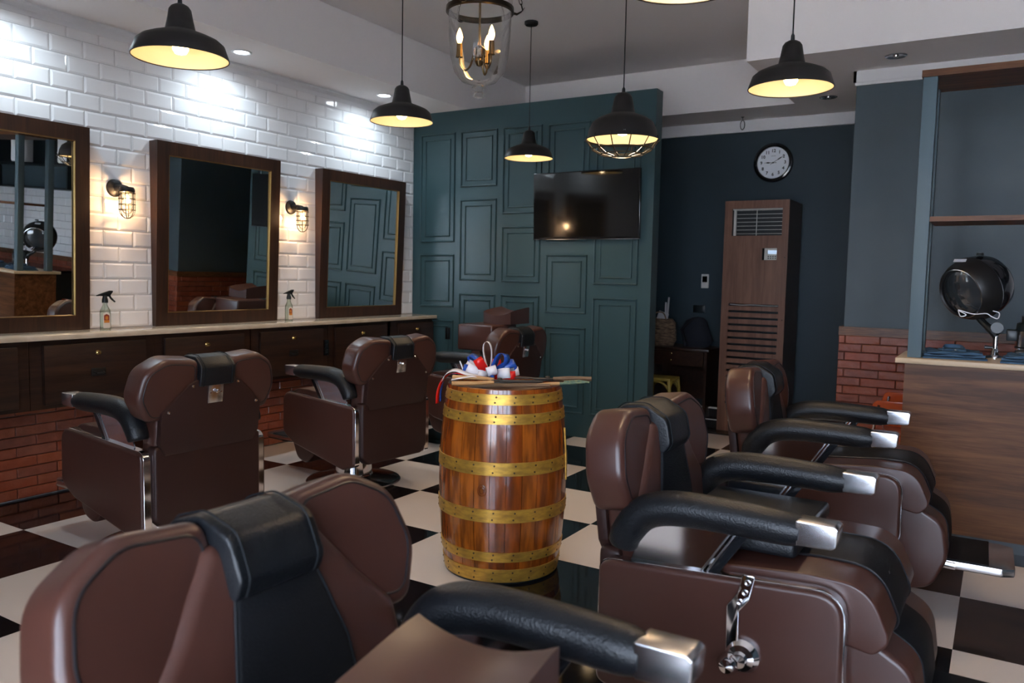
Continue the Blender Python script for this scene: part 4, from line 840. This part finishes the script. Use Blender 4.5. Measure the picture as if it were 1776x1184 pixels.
# ------------------------------------------------------------------ barber chair
def barber_chair(label, variant, loc, rz, group, dz=0.0):
    """faces local +X; origin on the floor under the column"""
    t = thing('barber_chair', label, 'barber chair', loc, rz, group)
    Z = lambda v: v+dz
    bm = newbm(); lathe(bm, [(0.0, 0.0), (0.300, 0.0), (0.304, 0.010), (0.298, 0.020), (0.285, 0.025), (0.20, 0.036), (0.125, 0.050), (0.0, 0.052)], 64); bs = obj('base_disc', bm, 'black_gloss', t)
    bm = newbm(); lathe(bm, [(0.3045, 0.001), (0.3075, 0.006), (0.3075, 0.014), (0.302, 0.020)], 64); obj('base_rim', bm, 'brushed_steel', bs)
    bm = newbm(); lathe(bm, [(0.126, 0.048), (0.124, 0.056), (0.118, 0.060), (0.118, 0.19), (0.10, 0.20), (0.062, 0.205), (0.062, Z(0.40)), (0, Z(0.40))], 48); obj('column', bm, 'chrome', t)
    bm = newbm(); box(bm, -0.20, 0.22, -0.22, 0.22, Z(0.385), Z(0.455), bev=0.012); box(bm, -0.30, -0.02, -0.275, 0.275, Z(0.47), Z(0.50), bev=0.006); box(bm, 0.0, 0.22, -0.26, 0.26, Z(0.455), Z(0.475)); box(bm, -0.3, -0.24, -0.22, 0.22, Z(0.36), Z(0.47), bev=0.01)
    obj('seat_frame', bm, 'chrome', t)
    # seat cushion: side profile extruded across
    prof = fillet([(-0.03, Z(0.480)), (-0.03, Z(0.605)), (0.20, Z(0.625)), (0.345, Z(0.622)), (0.402, Z(0.49)), (0.36, Z(0.45)), (0.20, Z(0.48))], [0.01, 0.035, 0.05, 0.14, 0.10, 0.03, 0.02], 9)
    bm = newbm(); prism(bm, prof, -0.275, 0.275, 'xz', bev=0.022, seg=4); sc_ = obj('seat_cushion', bm, 'brown_leather', t)
    strip = [p for p in prof if p[1] > Z(0.47) and p[0] > -0.028]
    def inset(pr, d):
        out = []; n = len(pr)
        for i in range(n):
            a, b = Vector(pr[i-1]), Vector(pr[(i+1) % n]); tt = (b-a); tt.normalize(); nn = Vector((tt.y, -tt.x)); out.append((pr[i][0]-nn.x*d, pr[i][1]-nn.y*d))
        return out
    bm = newbm(); prism(bm, inset(prof, 0.004), -0.125, 0.125, 'xz', bev=0.004, seg=2); obj('seat_strip', bm, 'black_flat_leather', t)
    for s in (-1, 1):
        bm = newbm(); tube(bm, [(x, s*0.127, z) for x, z in inset(prof, 0.0045)], 0.003, 6, closed=True); obj('seat_piping', bm, 'piping', sc_)
    # leg rest
    lp = fillet([(0.27, Z(0.47)), (0.36, Z(0.475)), (0.455, Z(0.42)), (0.475, Z(0.28)), (0.42, Z(0.155)), (0.33, Z(0.13)), (0.255, Z(0.20)), (0.25, Z(0.40))], [0.02, 0.03, 0.09, 0.12, 0.08, 0.05, 0.05, 0.02], 7)
    bm = newbm(); prism(bm, lp, -0.25, 0.25, 'xz', bev=0.025, seg=4); lg = obj('leg_rest', bm, 'brown_leather', t)
    bm = newbm(); prism(bm, inset(lp, 0.004), -0.115, 0.115, 'xz', bev=0.004); obj('leg_rest_strip', bm, 'black_flat_leather', lg)
    # foot rest
    bm = newbm(); prism(bm, fillet([(0.33, -0.18), (0.66, -0.18), (0.705, -0.155), (0.705, 0.155), (0.66, 0.18), (0.33, 0.18)], [0, 0.02, 0.02, 0.02, 0.02, 0], 3), Z(0.225), Z(0.258), 'xy', bev=0.004); fr = obj('foot_rest', bm, 'brushed_steel', t)
    bm = newbm(); prism(bm, [(0.34, -0.172), (0.615, -0.172), (0.615, 0.172), (0.34, 0.172)], Z(0.2585), Z(0.263), 'xy'); obj('foot_pad', bm, 'black_flat_leather', fr)
    for s in (-1, 1):
        bm = newbm(); tube(bm, [(0.20, s*0.19, Z(0.40)), (0.36, s*0.19, Z(0.245)), (0.50, s*0.185, Z(0.24))], 0.011, 8, flat=(0.45, 1.4)); obj('foot_bracket', bm, 'chrome', t)
    # backrest: body, vinyl back panel, wings, head rest
    lean = Matrix.Translation((-0.355, 0, Z(0.48))) @ Matrix.Rotation(math.radians(-7.5), 4, 'Y') @ Matrix.Translation((0.355, 0, -Z(0.48)))
    def leanit(bm): tf(bm, 0, lean)
    body = fillet([(-0.262, Z(0.50)), (0.262, Z(0.50)), (0.272, Z(0.72)), (0.20, Z(0.80)), (0.11, Z(0.925)), (-0.11, Z(0.925)), (-0.20, Z(0.80)), (-0.272, Z(0.72))], [0.04, 0.04, 0.04, 0.05, 0.03, 0.03, 0.05, 0.04], 4)
    bm = newbm(); prism(bm, body, -0.350, -0.235, 'yz', bev=0.030, seg=4); leanit(bm); bk = obj('backrest', bm, 'brown_leather', t)
    bm = newbm(); prism(bm, fillet([(-0.12, Z(0.53)), (0.12, Z(0.53)), (0.120, Z(0.70)), (0.080, Z(0.86)), (-0.080, Z(0.86)), (-0.120, Z(0.70))], 0.01, 2), -0.245, -0.226, 'yz', bev=0.008, seg=3); leanit(bm); st_ = obj('back_strip', bm, 'black_flat_leather', t)
    for s in (-1, 1):
        bm = newbm(); tube(bm, [(-0.229, s*y, z) for y, z in ((0.121, Z(0.53)), (0.1205, Z(0.70)), (0.081, Z(0.86)))], 0.0028, 6); leanit(bm); obj('strip_piping', bm, 'light_piping', st_)
    outl = fillet([(-0.235, Z(0.545)), (0.235, Z(0.545)), (0.265, Z(0.60)), (0.265, Z(0.738)), (0.135, Z(0.862)), (0.10, Z(0.878)), (-0.10, Z(0.878)), (-0.135, Z(0.862)), (-0.265, Z(0.738)), (-0.265, Z(0.60))], [0.01, 0.01, 0.02, 0.02, 0.02, 0.01, 0.01, 0.02, 0.02, 0.02], 3)
    bm = newbm(); prism(bm, outl, -0.384, -0.350, 'yz', bev=0.005); leanit(bm); bp = obj('upper_back_panel', bm, 'brown_vinyl', t)
    bm = newbm()
    for (y, z) in ((-0.235, 0.745), (0.235, 0.745), (-0.12, 0.853), (0.12, 0.853)): lathe(bm, [(0.0075, 0.0), (0.006, -0.004), (0.0, -0.005)], 10, (-0.3845, y, Z(z)), mtx=Matrix.Rotation(PI/2, 4, 'Y'))
    leanit(bm); obj('stud', bm, 'chrome', bp)
    # lower back panel between the side panels
    lo = fillet([(-0.235, 0.205), (0.235, 0.205), (0.285, 0.255), (0.285, 0.585), (-0.285, 0.585), (-0.285, 0.255)], [0.03, 0.03, 0.03, 0.025, 0.025, 0.03], 4); lo = [(y, Z(z)) for y, z in lo]
    bm = newbm(); prism(bm, lo, -0.386, -0.318, 'yz', bev=0.014, seg=3); obj('lower_back_panel', bm, 'brown_vinyl', t)
    # wings
    for s in (-1, 1):
        wo = [(0.082, 0.870), (0.084, 0.968), (0.245, 0.982), (0.345, 0.925), (0.372, 0.800), (0.318, 0.695), (0.248, 0.705), (0.130, 0.835)]
        wo = [(s*y, Z(z)) for y, z in wo]
        if s < 0: wo = wo[::-1]
        wp = fillet(wo, [0.03, 0.04, 0.10, 0.10, 0.10, 0.06, 0.05, 0.08] if s > 0 else [0.08, 0.05, 0.06, 0.10, 0.10, 0.10, 0.04, 0.03], 6)
        bm = newbm(); prism(bm, wp, -0.374, -0.252, 'yz', bev=0.024, seg=5)
        def wingshape(v):   # wings bend forward at their outer side
            u = max(0, abs(v.co.y)-0.11)/0.25; v.co.x += 0.018*u*u
        for v in bm.verts: wingshape(v)
        leanit(bm); wg = obj('wing', bm, 'brown_leather', t)
        for xo in (-0.3735, -0.2525):
            bm = newbm(); cy = sum(y for y, z in wp)/len(wp); cz = sum(z for y, z in wp)/len(wp)
            tube(bm, [(xo, cy+(y-cy)*0.83, cz+(z-cz)*0.83) for y, z in wp], 0.0028, 6, closed=True)
            for v in bm.verts: wingshape(v)
            leanit(bm); obj('wing_piping', bm, 'piping', wg)
    # head rest pad folded over the top
    hpro = fillet([(-0.398, 0.862), (-0.398, 0.955), (-0.345, 0.992), (-0.270, 0.988), (-0.205, 0.940), (-0.200, 0.865), (-0.225, 0.835), (-0.25, 0.85), (-0.255, 0.90), (-0.30, 0.935), (-0.36, 0.92), (-0.376, 0.862)], [0.01, 0.035, 0.04, 0.05, 0.04, 0.03, 0.02, 0.01, 0.02, 0.03, 0.03, 0.008], 5)
    hpro = [(x, Z(z-0.010)) for x, z in hpro]
    bm = newbm(); prism(bm, hpro, -0.092, 0.092, 'xz', bev=0.018, seg=5)
    for v in bm.verts: v.co.z += -0.35*v.co.y**2
    leanit(bm); hr = obj('head_rest', bm, 'black_leather', t)
    for s in (-1, 1):
        bm = newbm(); ii = inset(hpro, 0.002); tube(bm, [(x, s*0.074, z) for x, z in ii[:len(ii)//2+8]], 0.0020, 6); leanit(bm); obj('head_rest_piping', bm, 'light_piping', hr)
    bm = newbm(); box(bm, -0.388, -0.3845, -0.040, 0.040, Z(0.765), Z(0.868), bev=0.001); leanit(bm); pl = obj('head_rest_plate', bm, 'brushed_steel', t)
    bm = newbm(); mt = Matrix.Rotation(-PI/2, 4, 'Y')
    lathe(bm, [(0.005, 0), (0.005, 0.005), (0.009, 0.007), (0.010, 0.012), (0.006, 0.018), (0, 0.019)], 14, (-0.388, 0, Z(0.822)), mtx=mt); [lathe(bm, [(0.004, 0), (0.003, 0.003), (0, 0.003)], 8, (-0.388, y, Z(z)), mtx=mt) for y, z in ((-0.028, 0.815), (0.028, 0.815))]; leanit(bm); obj('lock_knob', bm, 'chrome', pl)
    # side panels and arms
    for s in (-1, 1):
        sp = fillet([(-0.365, 0.205), (-0.365, 0.568), (0.302, 0.612), (0.305, 0.335), (0.20, 0.275), (-0.26, 0.170)], [0.03, 0.045, 0.075, 0.07, 0.05, 0.05], 6); sp = [(x, Z(z)) for x, z in sp]
        def yy(a, b): return (a, b) if s > 0 else (-b, -a)
        bm = newbm(); prism(bm, inset(sp, 0.0035) if False else [(x*0.992-0.0002, Z(0.40)+(z-Z(0.40))*0.985) for x, z in sp], *yy(0.281, 0.337), 'xz', bev=0.014, seg=4); pn = obj('side_panel', bm, 'brown_leather', t)
        bm = newbm(); prism(bm, sp, *yy(0.288, 0.324), 'xz', bev=0.001, seg=1); obj('chrome_trim', bm, 'chrome', pn)
        # padded arm: back end low, elbow, then level run forward
        ap = smooth_path([(-0.300, s*0.306, Z(0.612)), (-0.285, s*0.306, Z(0.655)), (-0.235, s*0.306, Z(0.715)), (-0.15, s*0.306, Z(0.742)), (0.0, s*0.306, Z(0.746)), (0.185, s*0.306, Z(0.741))], 6)
        n = len(ap); rr = [0.049*(0.90 if i == 0 else 1.0)*(0.94+0.13*math.sin(PI*i/n)) for i in range(n)]; rr[-1] *= 0.82; rr[-2] *= 0.97
        bm = newbm(); tube(bm, ap, rr, 20, flat=(0.98, 0.92), up=(1, 0, 0)); am = obj('armrest', bm, 'black_leather', t)
        bm = newbm(); prism(bm, fillet([(0.180, 0.713), (0.176, 0.776), (0.268, 0.776), (0.278, 0.768), (0.274, 0.724), (0.264, 0.716)], [0.004, 0.006, 0.006, 0.006, 0.006, 0.004], 3), s*0.306-0.034, s*0.306+0.034, 'xz', bev=0.007, seg=3)
        for v in bm.verts: v.co.z += dz
        obj('arm_cap', bm, 'brushed_steel', am)
        bm = newbm(); prism(bm, [(-0.275, Z(0.570)), (-0.072, Z(0.584)), (0.018, Z(0.725)), (-0.220, Z(0.715))], s*0.306-0.003, s*0.306+0.003, 'xz'); ap_ = obj('arm_plate', bm, 'chrome', t)
        bm = newbm()
        for o_, w_ in ((0.0, 0.007), (0.014, 0.007)): prism(bm, [(-0.072+o_, Z(0.584)), (-0.072+o_+w_, Z(0.584)), (0.018+o_+w_, Z(0.725)), (0.018+o_, Z(0.725))], s*0.306-0.007, s*0.306+0.007, 'xz', bev=0.0015)
        obj('arm_strut', bm, 'brushed_steel', ap_)
        bm = newbm(); prism(bm, [(-0.049, Z(0.586)), (-0.020, Z(0.588)), (0.068, Z(0.722)), (0.041, Z(0.725))], s*0.306-0.006, s*0.306+0.006, 'xz', bev=0.0015); obj('dark_strut', bm, 'black_gloss', ap_)
    return t
RG, LG = 'barber chairs in the right row', 'barber chairs in the left row'
cR1 = barber_chair('barber chair right of the barrel, its chrome side lever showing', 'R', (-0.58, 2.376, 0), -0.015, RG, 0.0)
cR2 = copy_tree(cR1); cR2.location = (-0.605, 3.79, 0); cR2.rotation_euler = (0, 0, 0.018); cR2['label'] = 'farthest barber chair of the right row, foot rest before the reception desk'
cF1 = copy_tree(cR1); cF1.location = (-0.66, 0.915, 0); cF1.rotation_euler = (0, 0, 0.0); cF1['label'] = 'nearest barber chair, cut off by the bottom edge, with a brown booster cushion on it'
def recline(c, deg):
    m_ = Matrix.Translation((-0.33, 0, 0.50)) @ Matrix.Rotation(math.radians(-deg), 4, 'Y') @ Matrix.Translation((0.33, 0, -0.50))
    for ch in c.children:
        if ch.name.split('.')[0] in ('backrest', 'back_strip', 'upper_back_panel', 'wing', 'head_rest', 'head_rest_plate'): ch.matrix_basis = m_
recline(cF1, 12.5)
cL1 = copy_tree(cR1); cL1.location = (-3.513, 2.435, 0); cL1.rotation_euler = (0, 0, 3.109); cL1['label'] = 'barber chair seen from behind at the far left, before the drawers'; cL1['group'] = LG
cL2 = copy_tree(cR1); cL2.location = (-3.594, 3.902, 0); cL2.rotation_euler = (0, 0, 3.059); cL2['label'] = 'barber chair seen from behind between the leftmost chair and the barrel'; cL2['group'] = LG
cL3 = copy_tree(cR1); cL3.location = (-3.49, 5.22, 0); cL3.rotation_euler = (0, 0, PI-0.02); cL3['label'] = 'barber chair in the corner by the teal wall, with brown booster seat on it'; cL3['group'] = LG
for c in (cL1, cL2, cL3):     # their leg rests are folded further in
    for ch in c.children:
        k = ch.name.split('.')[0]
        if k == 'leg_rest': ch.location.x = -0.15
        if k in ('seat_cushion', 'seat_strip'): ch.location.x = -0.075
# recline lever on the chair right of the barrel
def lever(c):
    bm = newbm(); y = -0.345
    prism(bm, fillet([(0.055, 0.615), (0.088, 0.615), (0.075, 0.55), (0.050, 0.515), (0.052, 0.40), (0.020, 0.40), (0.018, 0.525), (0.045, 0.565)], 0.006, 3), y-0.008, y, 'xz', bev=0.002)
    lv = obj('recline_lever', bm, 'chrome', c)
    bm = newbm()
    for (x, z) in ((0.070, 0.597), (0.064, 0.570), (0.052, 0.542)): tube(bm, [(x+0.0065*math.cos(2*PI*k/14), y-0.0095, z+0.0065*math.sin(2*PI*k/14)) for k in range(14)], 0.002, 6, closed=True)
    obj('lever_bolt', bm, 'brushed_steel', lv)
    bm = newbm(); mt = Matrix.Rotation(PI/2, 4, 'X'); lathe(bm, [(0.045, -0.018), (0.045, 0.004), (0.034, 0.018), (0.020, 0.022), (0.018, 0.040), (0.0, 0.042)], 28, (0.062, -0.345, 0.398), mtx=mt)
    for v in list(bm.verts): pass
    obj('lever_hub', bm, 'chrome', lv)
    bm = newbm(); lathe(bm, [(0.0, 0.030), (0.018, 0.025), (0.028, 0.008), (0.028, -0.006), (0.018, -0.022), (0.0, -0.028)], 24, (0.035, -0.372, 0.382), mtx=mt); obj('lever_knob', bm, 'chrome', lv)
lever(cR1)
# black padded board on that chair
bm = newbm(); prism(bm, fillet([(-0.20, -0.235), (0.16, -0.235), (0.16, 0.255), (-0.20, 0.255)], 0.02, 3), 0.0, 0.045, 'xy', bev=0.014, seg=3)
tag(obj('padded_board', bm, 'black_leather', loc=(-0.585, 2.38, 0.636)), 'flat black padded board lying across the seat of the chair right of the barrel', 'seat board')
# booster seats: box with saddle cushion
def booster(loc, rz, lab, h, bx=(-0.13, 0.13, -0.15, 0.15), so=(0, 0)):
    t = thing('booster_seat', lab, 'booster seat', loc, rz, 'brown booster seats')
    bm = newbm(); box(bm, *bx, 0, h, bev=0.016, seg=3); obj('booster_box', bm, 'brown_leather', t)
    bm = newbm(); nx, ny = 10, 8; x0, x1, y0_, y1_ = -0.125+so[0], 0.125+so[0], -0.14+so[1], 0.14+so[1]
    top = [[bm.verts.new((x0+(x1-x0)*i/nx, y0_+(y1_-y0_)*j/ny, h+0.072+0.030*(2*i/nx-1)**2-0.006*abs(2*j/ny-1)**4+0.030*j/ny)) for j in range(ny+1)] for i in range(nx+1)]
    bot = [[bm.verts.new((x0+(x1-x0)*i/nx, y0_+(y1_-y0_)*j/ny, h+0.0005)) for j in range(ny+1)] for i in range(nx+1)]
    for i in range(nx):
        for j in range(ny): bm.faces.new((top[i][j], top[i+1][j], top[i+1][j+1], top[i][j+1])); bm.faces.new((bot[i][j], bot[i+1][j], bot[i+1][j+1], bot[i][j+1]))
        for j in (0, ny): bm.faces.new((top[i][j], top[i+1][j], bot[i+1][j], bot[i][j]))
    for j in range(ny):
        for i in (0, nx): bm.faces.new((top[i][j], top[i][j+1], bot[i][j+1], bot[i][j]))
    obj('saddle_cushion', bm, 'brown_leather', t)
booster((-3.46, 5.24, 0.795), 0.0, 'brown booster seat with saddle shaped top on the corner chair by the teal wall', 0.20, (-0.12, 0.20, -0.20, 0.16), (0.12, 0.13))
booster((-0.65, 0.885, 0.632), 0.1, 'brown booster cushion at the bottom edge of the photo, on the nearest chair', 0.055)

# ------------------------------------------------------------------ outside the shopfront
Bx('street_ground', (-14, 12, -20, YS-0.2, -0.3, -0.12), 'street'); bpy.data.objects['street_ground']['kind'] = 'structure'
